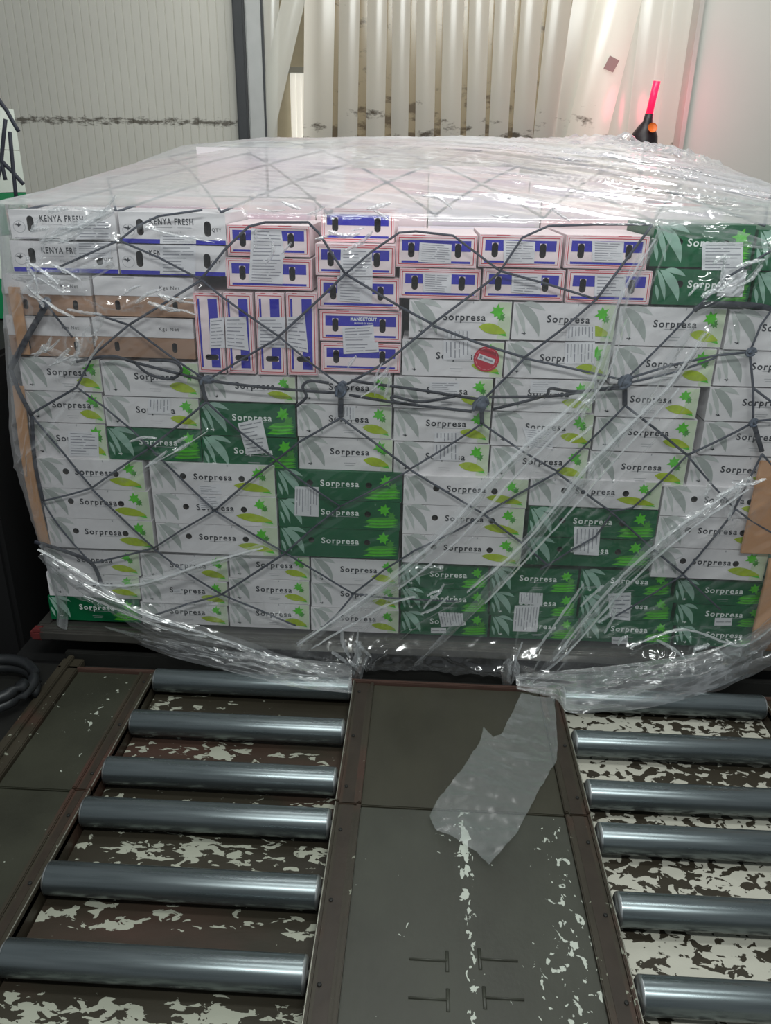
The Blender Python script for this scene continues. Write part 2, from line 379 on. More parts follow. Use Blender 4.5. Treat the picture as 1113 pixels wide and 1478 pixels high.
def mangetout(w_, h_, r, word=False, vertical=False):
    """white carton with a pink edge, red frame, blue bars and upright hand slots"""
    b = MB()
    L_, T_ = (h_, w_) if vertical else (w_, h_)       # long and short side of the print
    def tp(u, v):                                       # print space -> carton front
        return (-w_/2+v, L_-u) if vertical else (-w_/2+u, v)
    def pr(u0, u1, v0, v1, y, m):
        a = tp(u0, v0); c = tp(u1, v1)
        b.rect(min(a[0], c[0]), max(a[0], c[0]), min(a[1], c[1]), max(a[1], c[1]), y, m)
    hs = []
    for fu in (.19, .77) if not vertical else (.80,):
        c = tp(L_*fu, T_*.52)
        hs.append(slot(c[0], c[1], .011, .024) if not vertical else slot(c[0], c[1], .024, .010))
    shell(b, -w_/2, w_/2, 0, h_, DEP, CREAM, hs)
    i, t = .007, .0028
    for (ii, mm) in ((.002, PINK), (.0085, RED)):
        pr(ii, L_-ii, ii, ii+t, -.0004, mm); pr(ii, L_-ii, T_-ii-t, T_-ii, -.0004, mm)
        pr(ii, ii+t, ii, T_-ii, -.0004, mm); pr(L_-ii-t, L_-ii, ii, T_-ii, -.0004, mm)
    bars = [(.02, L_-.02, .50*T_, .83*T_), (.02, L_-.02, .13*T_, .20*T_)]
    for (u0, u1, v0, v1) in bars:
        if v1-v0 > .02:                                 # keep the bar clear of the slots
            cuts = [] if vertical else [(L_*.19-.011, L_*.19+.011), (L_*.77-.011, L_*.77+.011)]
            if vertical: cuts = [(L_*.80-.010, L_*.80+.010)]
            zc = T_*.52+(.024 if not vertical else .024)
            u = u0
            for (c0, c1) in cuts:
                pr(u, c0, v0, v1, -.0005, BLUE)
                if not vertical and zc < v1: pr(c0, c1, zc, v1, -.0005, BLUE)
                if vertical and T_*.52+.024 < v1: pr(c0, c1, T_*.52+.024, v1, -.0005, BLUE)
                u = c1
            pr(u, u1, v0, v1, -.0005, BLUE)
        else: pr(u0, u1, v0, v1, -.0005, BLUE)
    if word:
        put_text(b, 'MANGETOUT', -.036, .058, h_*.68, .012, -.0009, WINK, .05)
        put_text(b, 'PRODUCE OF KENYA', -.022, .046, h_*.57, .006, -.0009, WINK, .03)
    # staple and flap marks on the upper edge
    b.rect(-w_*.3, -w_*.14, h_-.003, h_-.001, -.0006, RED); b.rect(w_*.12, w_*.28, h_-.003, h_-.001, -.0006, RED)
    return b
def kenya(w_, h_, r, bar):
    b = MB(); x0 = -w_/2
    hs = [slot(x0+w_*.195, h_*.52, .012, .027), slot(x0+w_*.83, h_*.50, .012, .025)]
    shell(b, x0, w_/2, 0, h_, DEP, WHITE, hs)
    put_text(b, 'KENYA FRESH', x0+w_*.29, x0+w_*.70, h_*.62, .021, -.0008, INK, .02)
    b.rect(x0+w_*.30, x0+w_*.50, h_*.52, h_*.535, -.0008, LGREY); b.rect(x0+w_*.55, x0+w_*.68, h_*.52, h_*.535, -.0008, LGREY)
    bird(b, x0+w_*.075, h_*.48, .014, -.0009, INK)
    pts = oval(x0+w_*.085, h_*.42, .022, .020, 24); pin = oval(x0+w_*.085, h_*.42, .0205, .0185, 24)
    for i in range(24):
        j = (i+1) % 24; b.add([(pts[i][0], -.0005, pts[i][1]), (pts[j][0], -.0005, pts[j][1]), (pin[j][0], -.0005, pin[j][1]), (pin[i][0], -.0005, pin[i][1])], [(0, 1, 2, 3)], LGREY)
    put_text(b, 'QTY', x0+w_*.87, x0+w_*.96, h_*.42, .012, -.0008, INK, .01)
    put_text(b, 'Class 1', x0+w_*.45, x0+w_*.58, h_*.34, .008, -.0008, LGREY, .01)
    if bar:
        b.rect(x0+.002, w_/2-.002, h_*.0, h_*bar, -.0006, BLUE)
    else:
        b.rect(x0+.01, x0+w_*.45, h_*.02, h_*.045, -.0006, INK); b.rect(x0+w_*.52, x0+w_*.6, h_*.02, h_*.045, -.0006, INK)
    return b
def tray(w_, h_, r):
    """brown tray carton with a white sleeve band over its upper part"""
    b = MB(); x0 = -w_/2
    hs = [slot(x0+w_*.22, h_*.27, .009, .018), slot(x0+w_*.80, h_*.27, .009, .018)]
    shell(b, x0, w_/2, 0, h_*.52, DEP, BROWN, hs)
    b.box(x0, w_/2, -.002, DEP, h_*.52, h_, WHITE)
    put_text(b, 'Kgs Net', x0+w_*.66, x0+w_*.86, h_*.70, .013, -.0030, INK, .0)
    b.rect(x0+w_*.2, x0+w_*.42, h_*.97, h_*.985, -.0030, LGREY)
    return b

YF = 2.83
STACK = {}
def place(key, b, name, px, dy, label, cat, group):
    x0, x1, y0, y1 = px
    ym = (y0+y1)/2; xm = (x0+x1)/2; Y = YF+dy
    X0 = on_y(x0, ym, Y).x; X1 = on_y(x1, ym, Y).x; Z1 = on_y(xm, y0, Y).z; Z0 = on_y(xm, y1, Y).z
    return X0, X1, Z0, Z1, Y
def carton(key, kind, px, label, dy=0.0, word=False, bar=0.0, rot=None, name=None):
    X0, X1, Z0, Z1, Y = place(key, None, None, px, dy, None, None, None)
    Z0 = max(Z0, .1375)
    w_ = X1-X0-0.003; h_ = Z1-Z0-0.0022; r = random
    jy = r.uniform(-.004, .004)
    if kind == 'w': b, nm, g = sorpresa(w_, h_, False, False, r), 'leaf_print_carton', 'white leaf-print produce cartons'
    elif kind == 'W': b, nm, g = sorpresa(w_, h_, False, True, r), 'leaf_print_carton', 'white leaf-print produce cartons'
    elif kind == 'g': b, nm, g = sorpresa(w_, h_, True, False, r), 'green_leaf_print_carton', 'green leaf-print produce cartons'
    elif kind == 'G': b, nm, g = sorpresa(w_, h_, True, True, r), 'green_leaf_print_carton', 'green leaf-print produce cartons'
    elif kind == 'm': b, nm, g = mangetout(w_, h_, r, word), 'blue_bar_carton', 'blue-barred vegetable cartons'
    elif kind == 'v': b, nm, g = mangetout(w_, h_, r, False, True), 'blue_bar_carton', 'blue-barred vegetable cartons'
    elif kind == 'k': b, nm, g = kenya(w_, h_, r, bar), 'fresh_produce_carton', 'white fresh-produce cartons with navy lettering'
    else: b, nm, g = tray(w_, h_, r), 'banded_tray_carton', 'brown tray cartons with white bands'
    o = b.build(nm, None, ((X0+X1)/2, Y+jy, Z0))
    a = (rot if rot is not None else r.uniform(-.0015, .0015)); o.rotation_euler = (0, 0, r.uniform(-.006, .006))
    tag(o, label, 'carton', g)
    STACK[key] = (o, Y+jy, Z0)
    return o

def C(key, kind, x0, x1, y0, y1, label, **k): return carton(key, kind, (x0, x1, y0, y1), label, **k)

# ================================================================== THE SETTING
WALLP = None
def wall_panel_material(name, rgb, pitch, groove, dirty=None, seams=1.17):
    M = bpy.data.materials.new(name); M.use_nodes = True; nt = M.node_tree; N = nt.nodes; L = nt.links
    b = N['Principled BSDF']; b.inputs['Roughness'].default_value = 0.45
    tc = N.new('ShaderNodeTexCoord'); sx = N.new('ShaderNodeSeparateXYZ'); L.new(tc.outputs['Object'], sx.inputs[0])
    nz = N.new('ShaderNodeTexNoise'); nz.inputs['Scale'].default_value = 1.3; nz.inputs['Detail'].default_value = 6; L.new(tc.outputs['Object'], nz.inputs['Vector'])
    base = N.new('ShaderNodeMix'); base.data_type = 'RGBA'; c = lin(rgb)
    base.inputs['A'].default_value = tuple(v*.9 for v in c)+(1,); base.inputs['B'].default_value = tuple(min(1, v*1.08) for v in c)+(1,)
    L.new(nz.outputs['Fac'], base.inputs['Factor']); last = base.outputs['Result']
    if dirty is not None:
        z0, hw, amt = dirty
        dn = N.new('ShaderNodeTexNoise'); dn.inputs['Scale'].default_value = 14; dn.inputs['Detail'].default_value = 8; dn.inputs['Roughness'].default_value = .7
        mp = N.new('ShaderNodeMapping'); mp.inputs['Scale'].default_value = (1.0, 1, 2.8); L.new(tc.outputs['Object'], mp.inputs[0]); L.new(mp.outputs[0], dn.inputs['Vector'])
        s1 = N.new('ShaderNodeMath'); s1.operation = 'SUBTRACT'; s1.inputs[1].default_value = z0; L.new(sx.outputs[2], s1.inputs[0])
        s2 = N.new('ShaderNodeMath'); s2.operation = 'ABSOLUTE'; L.new(s1.outputs[0], s2.inputs[0])
        s3 = N.new('ShaderNodeMapRange'); s3.inputs['From Max'].default_value = hw; s3.inputs['To Min'].default_value = 1; s3.inputs['To Max'].default_value = 0; L.new(s2.outputs[0], s3.inputs['Value'])
        s4 = N.new('ShaderNodeMath'); s4.operation = 'MULTIPLY_ADD'; s4.inputs[1].default_value = .34; L.new(s3.outputs[0], s4.inputs[0]); L.new(dn.outputs['Fac'], s4.inputs[2])
        s5 = N.new('ShaderNodeMapRange'); s5.inputs['From Min'].default_value = .72; s5.inputs['From Max'].default_value = .84; s5.inputs['To Max'].default_value = amt; L.new(s4.outputs[0], s5.inputs['Value'])
        dm = N.new('ShaderNodeMix'); dm.data_type = 'RGBA'; dm.inputs['B'].default_value = lin((70, 62, 50))+(1,); L.new(s5.outputs[0], dm.inputs['Factor']); L.new(last, dm.inputs['A']); last = dm.outputs['Result']
    L.new(last, b.inputs['Base Color'])
    fn = N.new('ShaderNodeTexNoise'); fn.inputs['Scale'].default_value = 60; L.new(tc.outputs['Object'], fn.inputs['Vector'])
    bp = N.new('ShaderNodeBump'); bp.inputs['Strength'].default_value = .1; bp.inputs['Distance'].default_value = .003; L.new(fn.outputs['Fac'], bp.inputs['Height']); L.new(bp.outputs[0], b.inputs['Normal'])
    return M
WM_L = wall_panel_material('ribbed_panel', (200, 198, 188), .1, .004, (2.26, .07, .85))
WM_R = wall_panel_material('smooth_panel', (204, 204, 196), .1, .004)
def ribbed_wall(name, x0, x1, Y, z0, z1, m, pitch, depth):
    b = MB(); x = x0; n = 0
    prof = []
    while x < x1:
        prof += [(x, 0), (x+pitch*.86, 0), (x+pitch*.92, depth), (x+pitch*.96, depth)]; x += pitch; n += 1
    prof = [p for p in prof if p[0] < x1]+[(x1, 0)]
    vs = []; fs = []
    for (px_, d) in prof: vs += [(px_, Y+d, z0), (px_, Y+d, z1)]
    for i in range(len(prof)-1): fs.append((2*i, 2*i+2, 2*i+3, 2*i+1))
    b.add(vs, fs, m); b.box(x0, x1, Y+.02, Y+.12, z0, z1, m, skip=('f',))
    return tag(b.build(name), kind='structure')
ribbed_wall('wall_left', -4.6, -1.41, 6.5, -.3, 4.8, WM_L, .062, .006)
b = MB(); b.box(1.83, 4.6, 6.42, 6.62, -.3, 4.8, WM_R); b.box(1.80, 1.832, 6.36, 6.64, -.3, 4.8, mat('door_edge', (176, 176, 168), .5)); tag(b.build('wall_right'), kind='structure')
POST = mat('dark_door_post', (62, 64, 66), .5, var=.15)
POSTW = mat('pale_door_frame', (176, 178, 176), .5, var=.1)
b = MB(); b.bbox(-1.43, -1.35, 6.40, 6.60, -.3, 4.8, POST, .01); tag(b.build('trim_1'), kind='structure')
b = MB(); b.bbox(-1.35, -1.235, 6.44, 6.60, -.3, 4.8, POSTW, .01); b.box(-1.238, -1.222, 6.45, 6.6, -.3, 4.8, POST); tag(b.build('trim_2'), kind='structure')
# room behind the curtain
ROOM = mat('back_room_wall', (214, 208, 190), .6)
b = MB(); b.box(-1.9, 2.4, 9.2, 9.3, -.3, 4.8, ROOM); tag(b.build('wall_back'), kind='structure')
b = MB(); b.box(-1.95, -1.85, 6.62, 9.2, -.3, 4.8, ROOM); b.box(2.4, 2.5, 6.64, 9.2, -.3, 4.8, ROOM); tag(b.build('wall_side'), kind='structure')
b = MB(); b.box(-1.95, 2.5, 6.62, 9.3, 4.4, 4.5, mat('back_room_ceiling', (150, 148, 138), .6)); tag(b.build('ceiling'), kind='structure')
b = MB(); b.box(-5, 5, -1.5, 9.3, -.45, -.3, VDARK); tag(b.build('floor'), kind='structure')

# strip curtain ------------------------------------------------------
def strip_material(name, rgb, grime, al=0.03):
    M = bpy.data.materials.new(name); M.use_nodes = True; nt = M.node_tree; N = nt.nodes; L = nt.links
    for n in list(N): N.remove(n)
    out = N.new('ShaderNodeOutputMaterial'); tc = N.new('ShaderNodeTexCoord')
    df = N.new('ShaderNodeBsdfDiffuse'); tl = N.new('ShaderNodeBsdfTranslucent'); gl = N.new('ShaderNodeBsdfGlossy'); gl.inputs['Roughness'].default_value = .2
    tr = N.new('ShaderNodeBsdfTransparent')
    dn = N.new('ShaderNodeTexNoise'); dn.inputs['Scale'].default_value = 7; dn.inputs['Detail'].default_value = 8; dn.inputs['Roughness'].default_value = .65
    mp = N.new('ShaderNodeMapping'); mp.inputs['Scale'].default_value = (.7, 1, 1.5); L.new(tc.outputs['Object'], mp.inputs[0]); L.new(mp.outputs[0], dn.inputs['Vector'])
    sx = N.new('ShaderNodeSeparateXYZ'); L.new(tc.outputs['Object'], sx.inputs[0])
    mr = N.new('ShaderNodeMapRange'); mr.inputs['From Min'].default_value = 2.62; mr.inputs['From Max'].default_value = 2.15; mr.inputs['To Min'].default_value = 0.02; mr.inputs['To Max'].default_value = .20
    L.new(sx.outputs[2], mr.inputs['Value'])
    ad = N.new('ShaderNodeMath'); ad.operation = 'ADD'; L.new(dn.outputs['Fac'], ad.inputs[0]); L.new(mr.outputs[0], ad.inputs[1])
    th = N.new('ShaderNodeMapRange'); th.inputs['From Min'].default_value = grime; th.inputs['From Max'].default_value = grime+.09; th.inputs['To Max'].default_value = .9; L.new(ad.outputs[0], th.inputs['Value'])
    cm = N.new('ShaderNodeMix'); cm.data_type = 'RGBA'; cm.inputs['A'].default_value = lin(rgb)+(1,); cm.inputs['B'].default_value = lin((84, 70, 52))+(1,); L.new(th.outputs[0], cm.inputs['Factor'])
    L.new(cm.outputs['Result'], df.inputs[0]); L.new(cm.outputs['Result'], tl.inputs[0])
    m1 = N.new('ShaderNodeMixShader'); m1.inputs[0].default_value = .68; L.new(df.outputs[0], m1.inputs[1]); L.new(tl.outputs[0], m1.inputs[2])
    m2 = N.new('ShaderNodeMixShader'); m2.inputs[0].default_value = al; L.new(m1.outputs[0], m2.inputs[1]); L.new(tr.outputs[0], m2.inputs[2])
    m3 = N.new('ShaderNodeMixShader'); m3.inputs[0].default_value = .05; L.new(m2.outputs[0], m3.inputs[1]); L.new(gl.outputs[0], m3.inputs[2])
    L.new(m3.outputs[0], out.inputs[0]); return M
SM = strip_material('curtain_strip', (242, 240, 232), .71)
SMC = strip_material('curtain_strip_clear', (232, 234, 228), .80, .25)
SMD = strip_material('curtain_strip_dirty', (150, 138, 114), .62)
ROT = 0
curt = empty('strip_curtain', (0.3, 6.5, 4.6))
tag(curt, 'grimy cream plastic strip curtain hanging in the doorway behind the load', 'strip curtain')
def strip(top_px, bot_px, wid, dy, m, curve=.018, nm='strip', zt=4.5, z0=1.2):
    """hanging strip through two photo points (centre line), with its own width, curve and thickness"""
    a = on_y(top_px[0], top_px[1], 6.5); c = on_y(bot_px[0], bot_px[1], 6.5)
    sl = (a.x-c.x)/(a.z-c.z); b = MB(); n = 10; rows = 8
    for side in (0, 1):
        vs = []; fs = []
        for j in range(rows+1):
            z = z0+(zt-z0)*j/rows; xc = c.x+sl*(z-c.z)
            for i in range(n+1):
                u = i/n-.5
                vs.append((xc+u*wid, 6.5+dy-curve*(1-4*u*u)+.003*side, z))
        for j in range(rows):
            for i in range(n): q = j*(n+1)+i; fs.append((q, q+1, q+n+2, q+n+1))
        if side == 0: b.add(vs, fs, m, True)
    o = b.build(nm); o.parent = curt; o.matrix_parent_inverse = Matrix.Translation((-0.3, -6.5, -4.6)); return o
cs = [(462, 459, .17), (505, 502, .115), (545, 542, .11), (580, 577, .10), (616, 613, .11), (655, 650, .115), (692, 686, .11), (729, 719, .11), (768, 754, .12), (808, 786, .13), (853, 822, .20)]
for i, (t, bt, w_) in enumerate(cs): strip((t, 0), (bt, 195), w_*1.28, -.02, SM, .012)
cb_ = [(484, 480), (524, 522), (563, 560), (598, 595), (635, 631), (674, 668), (711, 702), (748, 737), (788, 770), (829, 800)]
for i, (t, bt) in enumerate(cb_): strip((t, 0), (bt, 195), .24, .05+.02*(i % 2), SMD, .008)
strip((390, 0), (388, 195), .13, .0, SMC)
strip((425, 0), (380, 195), .17, -.03, SMC)
strip((893, 0), (843, 205), .30, -.05, SM, .03)
strip((950, 0), (925, 215), .22, .01, SMC)
strip((985, 0), (955, 215), .24, .03, SMC)
strip((915, 0), (892, 215), .16, .08, SMC)
b = MB(); c = on_y(882, 92, 6.41); b.add([(c.x+x, 6.405, c.z+z) for x, z in ((-.05, -.03), (.02, -.055), (.055, .02), (-.015, .05))], [(0, 1, 2, 3)], mat('brown_patch', (138, 116, 112), .5))
o = b.build('patch', curt); o.matrix_parent_inverse = Matrix.Translation((-0.3, -6.5, -4.6))
# far bright curtain seen through the gap
far = MB(); p0 = on_y(424, 105, 9.1); p1 = on_y(450, 300, 9.1); FARM = mat('glowing_far_strip', (240, 238, 232), .5, emit=(255, 252, 240, .45))  # brightness painted in by emission; these strips are no lamp
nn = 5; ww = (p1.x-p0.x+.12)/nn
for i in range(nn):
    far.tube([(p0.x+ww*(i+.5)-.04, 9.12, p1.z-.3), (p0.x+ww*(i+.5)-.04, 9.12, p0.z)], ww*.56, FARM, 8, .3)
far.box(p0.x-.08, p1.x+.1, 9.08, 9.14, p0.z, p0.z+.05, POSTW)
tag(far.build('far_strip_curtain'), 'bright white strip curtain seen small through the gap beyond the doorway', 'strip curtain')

# signal lamp ---------------------------------------------------------
c = on_y(932, 190, 6.0)
lamp = empty('warning_lamp', (c.x, 6.0, -.3)); tag(lamp, 'black bell-shaped lamp with upright red glowing tube behind the load', 'lamp')
LB = mat('lamp_black', (40, 30, 34), .4); zc = c.z+.3
b = MB(); b.lathe([(-.105, .085), (-.105, .095), (-.08, .098), (-.02, .085), (.03, .055), (.06, .032), (.11, .028), (.11, 0)], (0, 0, zc), (0.06, -.12, 1), LB); b.build('bell', lamp)
b = MB(); b.lathe([(-.105, .098), (-.108, .092), (-.105, .086)], (0, 0, zc), (0.06, -.12, 1), mat('lamp_rim', (120, 104, 108), .3)); b.build('rim', lamp)
b = MB(); b.tube([(.006, -.012, zc+.11), (.022, -.035, zc+.30)], .024, mat('lamp_red', (225, 40, 80), .3, emit=(255, 20, 60, 1.6)), 12); b.build('light_tube', lamp)
b = MB(); b.lathe([(0, 0), (0, .03), (.004, .032)], (.02, -.088, zc+.02), (0.1, -1, .35), mat('orange_badge', (232, 110, 40), .4)); b.build('badge', lamp)
b = MB(); b.tube([(0, 0, 0), (0, 0, zc-.03)], .018, DARKST, 8); b.lathe([(0, 0), (0, .16), (.02, .16), (.03, .02)], (0, 0, 0), (0, 0, 1), DARKST); b.build('stand_pole', lamp)
pl = bpy.data.lights.new('red_glow', 'POINT'); pl.energy = 5; pl.color = (1, .12, .22); pl.shadow_soft_size = .12
po = bpy.data.objects.new('red_glow', pl); COL.objects.link(po); po.location = (c.x+.1, 6.12, c.z+.2)

# ================================================================== ROLLER DECK
PL_C = painted_floor('centre_plate_paint', (80, 82, 73), (36, 34, 28), (196, 202, 190), .985, 40, .40,
                     streak=[(0, .186, .028, .27), (0, .44, .13, .12)], stretch=(1, .7, 1))
PL_F = painted_floor('far_plate_paint', (70, 68, 56), (38, 36, 29), (196, 198, 186), 1.05, 34, .42, stretch=(1, .6, 1))
PL_L = painted_floor('left_plate_paint', (66, 67, 54), (32, 32, 26), (180, 186, 172), .955, 34, .45)
TR_L = painted_floor('left_tray_paint', (62, 58, 46), (32, 27, 21), (172, 174, 158), .92, 40, .5, rust=(70, 52, 44), stretch=(.5, 1, 1),
                     streak=[(1, y_*1.9-.075, .05, .13) for y_ in (1.238, 1.101, 1.0, .862, .728)]+[(1, .66*1.9-.02, .12, .16)])
TR_R = painted_floor('right_tray_paint', (66, 60, 48), (40, 36, 29), (198, 196, 182), .765, 32, .5, stretch=(.7, 1, 1))
RAILM = painted_floor('rail_paint', (70, 65, 53), (36, 31, 25), (145, 148, 132), .98, 40, .4, rust=(72, 50, 42))
ROLL_M = bpy.data.materials.new('roller_steel'); ROLL_M.use_nodes = True
nt = ROLL_M.node_tree; bs = nt.nodes['Principled BSDF']; bs.inputs['Metallic'].default_value = .8
tc = nt.nodes.new('ShaderNodeTexCoord'); mp = nt.nodes.new('ShaderNodeMapping'); mp.inputs['Scale'].default_value = (.5, 9, 9)
nz = nt.nodes.new('ShaderNodeTexNoise'); nz.inputs['Scale'].default_value = 6; nz.inputs['Detail'].default_value = 8
nt.links.new(tc.outputs['Object'], mp.inputs[0]); nt.links.new(mp.outputs[0], nz.inputs['Vector'])
rp = nt.nodes.new('ShaderNodeMix'); rp.data_type = 'RGBA'; rp.inputs['A'].default_value = lin((84, 94, 96))+(1,); rp.inputs['B'].default_value = lin((132, 140, 142))+(1,)
nt.links.new(nz.outputs['Fac'], rp.inputs['Factor']); nt.links.new(rp.outputs['Result'], bs.inputs['Base Color'])
rr_ = nt.nodes.new('ShaderNodeMapRange'); rr_.inputs['To Min'].default_value = .16; rr_.inputs['To Max'].default_value = .42
nt.links.new(nz.outputs['Fac'], rr_.inputs['Value']); nt.links.new(rr_.outputs[0], bs.inputs['Roughness'])
CAPM = mat('roller_end_bright', (196, 200, 200), .3, metal=.9)

WORN = mat('worn_bright_edge', (150, 150, 138), .35, metal=.5, var=.4, scale=20)
RAILD = mat('rail_grease', (50, 42, 34), .45, var=.4, scale=14, bump=.4)
YE = 2.655          # far edge of the front deck
YSEAM = 1.985
def plate(name, x0, x1, y0, y1, z, m, parent=None, gap=.0025):
    b = MB(); b.bbox(x0+gap, x1-gap, y0, min(y1, YE), z-.02, z, m, .003)
    return b
centre = MB()
centre.bbox(-.150, .515, .55, YSEAM-.003, -.02, .0, PL_C, .003)
centre.bbox(-.150, .515, YSEAM+.003, YE, -.02, .0, PL_F, .003)
# low embossed runner marks near the camera
for (px_, py_) in ((618, 1386), (720, 1386), (618, 1442), (728, 1442)):
    p = on_z(px_, py_, 0); sgn = 1 if px_ < 660 else -1
    centre.tube([(p.x-.05, p.y, 0), (p.x+.05, p.y, 0)], .005, PL_C, 8, .6)
    centre.tube([(p.x+.05*sgn, p.y-.03, 0), (p.x+.05*sgn, p.y+.03, 0)], .005, PL_C, 8, .6)
o = centre.build('deck_plate'); tag(o, 'wide olive steel plate with worn white line between the two roller lanes', 'steel plate')
b = MB(); b.bbox(-1.375, -1.118, .55, YSEAM-.003, -.02, .0, PL_L, .003); b.bbox(-1.375, -1.118, YSEAM+.003, YE, -.02, .0, PL_L, .003)
tag(b.build('deck_plate'), 'narrow chipped steel plate left of the left roller lane', 'steel plate')
b = MB(); b.bbox(-1.47, -1.38, .55, 2.73, -.02, .012, RAILM, .004); b.bbox(-1.445, -1.42, .55, 2.73, .012, .03, RAILM, .004)
tag(b.build('guide_rail'), 'raised dirty steel guide rail at the far left of the deck', 'rail')
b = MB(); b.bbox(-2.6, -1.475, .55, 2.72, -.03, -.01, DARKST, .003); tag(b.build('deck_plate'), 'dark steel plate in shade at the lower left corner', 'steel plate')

lane_y = [v*1.9 for v in (1.380, 1.238, 1.101, 1.000, .862, .728)]
def lane(xa, xb, ys, trm, label, rails, trayx):
    root = empty('roller_conveyor', ((xa+xb)/2, 1.6, -.3)); tag(root, label, 'roller conveyor')
    ox, oy, oz = root.location
    inv = Matrix.Translation((-ox, -oy, -oz))
    def fin(b, nm, parent=root):
        o = b.build(nm); o.parent = parent; o.matrix_parent_inverse = inv if parent is root else inv
        return o
    b = MB(); b.bbox(trayx[0], trayx[1], .55, YSEAM-.002, -.10, -.062, trm, .002); b.bbox(trayx[0], trayx[1], YSEAM+.002, YE+.02, -.10, -.062, trm, .002)
    fin(b, 'tray')
    for (r0, r1, inner) in rails:
        b = MB()
        for (ya, yb) in ((.55, YSEAM-.003), (YSEAM+.003, YE)):
            b.bbox(r0, r1, ya, yb, -.02, .006, RAILM, .003)
            lip0, lip1 = (r0, r0+.012) if inner == 'l' else (r1-.012, r1)
            b.bbox(lip0, lip1, ya, yb, -.085, .018, RAILM, .003)
            lo0, lo1 = (r1-.014, r1) if inner == 'l' else (r0, r0+.014)
            b.bbox(lo0, lo1, ya, yb, 0, .014, RAILM, .003)
            b.box(lip0+.0015 if inner == 'l' else lip1-.004, lip0+.004 if inner == 'l' else lip1-.0015, ya+.002, yb-.002, .0175, .0186, WORN)
            b.box(r0+.022, r1-.024, ya+.002, yb-.002, .004, .0072, RAILD)
        for y in ys:       # bolt heads beside every roller axle
            if abs(r0-r1) > .05:
                cx_ = r0+.03 if inner == 'l' else r1-.03
                b.lathe([(0, .006), (.005, .006), (.006, .004), (.006, 0)], (cx_, y-.03, .006), (0, 0, 1), DARKST, 8)
        fin(b, 'side_rail')
    first = None
    for y in ys:
        R = .047; cx_ = (xa+xb)/2
        if first is None:
            r_ = MB(); hl = (xb-xa)/2-.004
            r_.lathe([(-hl, 0), (-hl, R*.55), (-hl, R*.86), (-hl+.004, R*.97), (-hl+.010, R), (hl-.010, R), (hl-.004, R*.97), (hl, R*.86), (hl, R*.55), (hl, 0)], (0, 0, 0), (1, 0, 0), ROLL_M, 40)
            ro = r_.build('roller')
            caps = []
            for s in (-1, 1):
                e_ = MB()
                e_.lathe([(s*(hl-.008), R+.0004), (s*(hl-.004), R*.985), (s*(hl+.0006), R*.86), (s*(hl+.0006), .012), (s*(hl+.010), .012), (s*(hl+.010), 0)], (0, 0, 0), (1, 0, 0), CAPM, 40)
                ec = e_.build('end_cap'); ec.parent = ro; caps.append(ec)
            first = (ro, caps)
        else:
            ro = first[0].copy(); COL.objects.link(ro)
            for cp_ in first[1]: ec = cp_.copy(); COL.objects.link(ec); ec.parent = ro
        ro.parent = root; ro.location = (cx_-ox, y-oy, 0-oz); ro.rotation_euler = (random.uniform(0, 6), 0, 0)
    return root
lane(-1.047, -.2375, lane_y, TR_L, 'left roller lane with six steel rollers over a rusty brown tray',
     [(-.2355, -.150, 'l'), (-1.118, -1.049, 'r')], (-1.045, -.24))
lane(.600, 1.40, lane_y, TR_R, 'right roller lane with six steel rollers over a white chipped tray',
     [(.515, .598, 'r'), (1.402, 1.47, 'l')], (.605, 1.40))
# cross channel behind the deck and its rusty lip
RUST = mat('rusty_lip', (70, 50, 42), .7, var=.3, bump=.5)
b = MB(); b.bbox(-1.47, 1.75, YE+.004, YE+.022, -.12, .012, RUST, .003); b.bbox(-1.47, 1.75, YE+.022, YE+.09, -.12, -.03, DARKST, .004)
b.bbox(-1.47, 1.75, YE+.09, YE+.12, -.12, .03, DARKST, .004)
tag(b.build('cross_beam'), 'dark rusty steel cross beam between the deck and the loaded pallet', 'steel beam')
# dark bed that carries the pallet
b = MB()
for yy in (3.0, 3.5, 4.0, 4.5, 5.0): b.tube([(-1.6, yy, .026), (1.65, yy, .026)], .054, DARKST, 16)
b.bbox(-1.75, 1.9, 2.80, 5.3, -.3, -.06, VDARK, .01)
tag(b.build('transfer_bed'), 'dark roller bed in shadow under the aluminium cargo pallet', 'roller bed')

# ================================================================== CARGO PALLET
PX0, PX1, PY0, PY1, PZ0, PZ1 = -1.60, 1.58, 2.745, 5.20, .088, .125
pal = empty('cargo_pallet', (0, 3.97, PZ0)); tag(pal, 'flat aluminium air cargo pallet under the stacked cartons', 'pallet')
inv = Matrix.Translation((0, -3.97, -PZ0))
b = MB(); b.bbox(PX0+.06, PX1-.06, PY0+.06, PY1-.06, PZ0, PZ1, ALU, .004); o = b.build('base_sheet'); o.parent = pal; o.matrix_parent_inverse = inv
b = MB()
b.bbox(PX0, PX1, PY0, PY0+.06, PZ0-.004, PZ1+.004, ALU, .008); b.bbox(PX0, PX1, PY1-.06, PY1, PZ0-.004, PZ1+.004, ALU, .008)
b.bbox(PX0, PX0+.06, PY0+.06, PY1-.06, PZ0-.004, PZ1+.004, ALU, .008); b.bbox(PX1-.06, PX1, PY0+.06, PY1-.06, PZ0-.004, PZ1+.004, ALU, .008)
b.bbox(PX0+.03, PX1-.03, PY0+.012, PY0+.020, PZ1+.002, PZ1+.012, ALU, .002); b.bbox(PX0+.03, PX1-.03, PY0+.040, PY0+.048, PZ1+.002, PZ1+.012, ALU, .002)
o = b.build('edge_rail'); o.parent = pal; o.matrix_parent_inverse = inv
b = MB(); b.bbox(PX0-.006, PX0+.05, PY0-.006, PY0+.05, PZ0-.006, PZ1+.008, mat('corner_red', (96, 40, 40), .5), .012)
o = b.build('corner_piece'); o.parent = pal; o.matrix_parent_inverse = inv; tag(o, 'dull red corner piece')

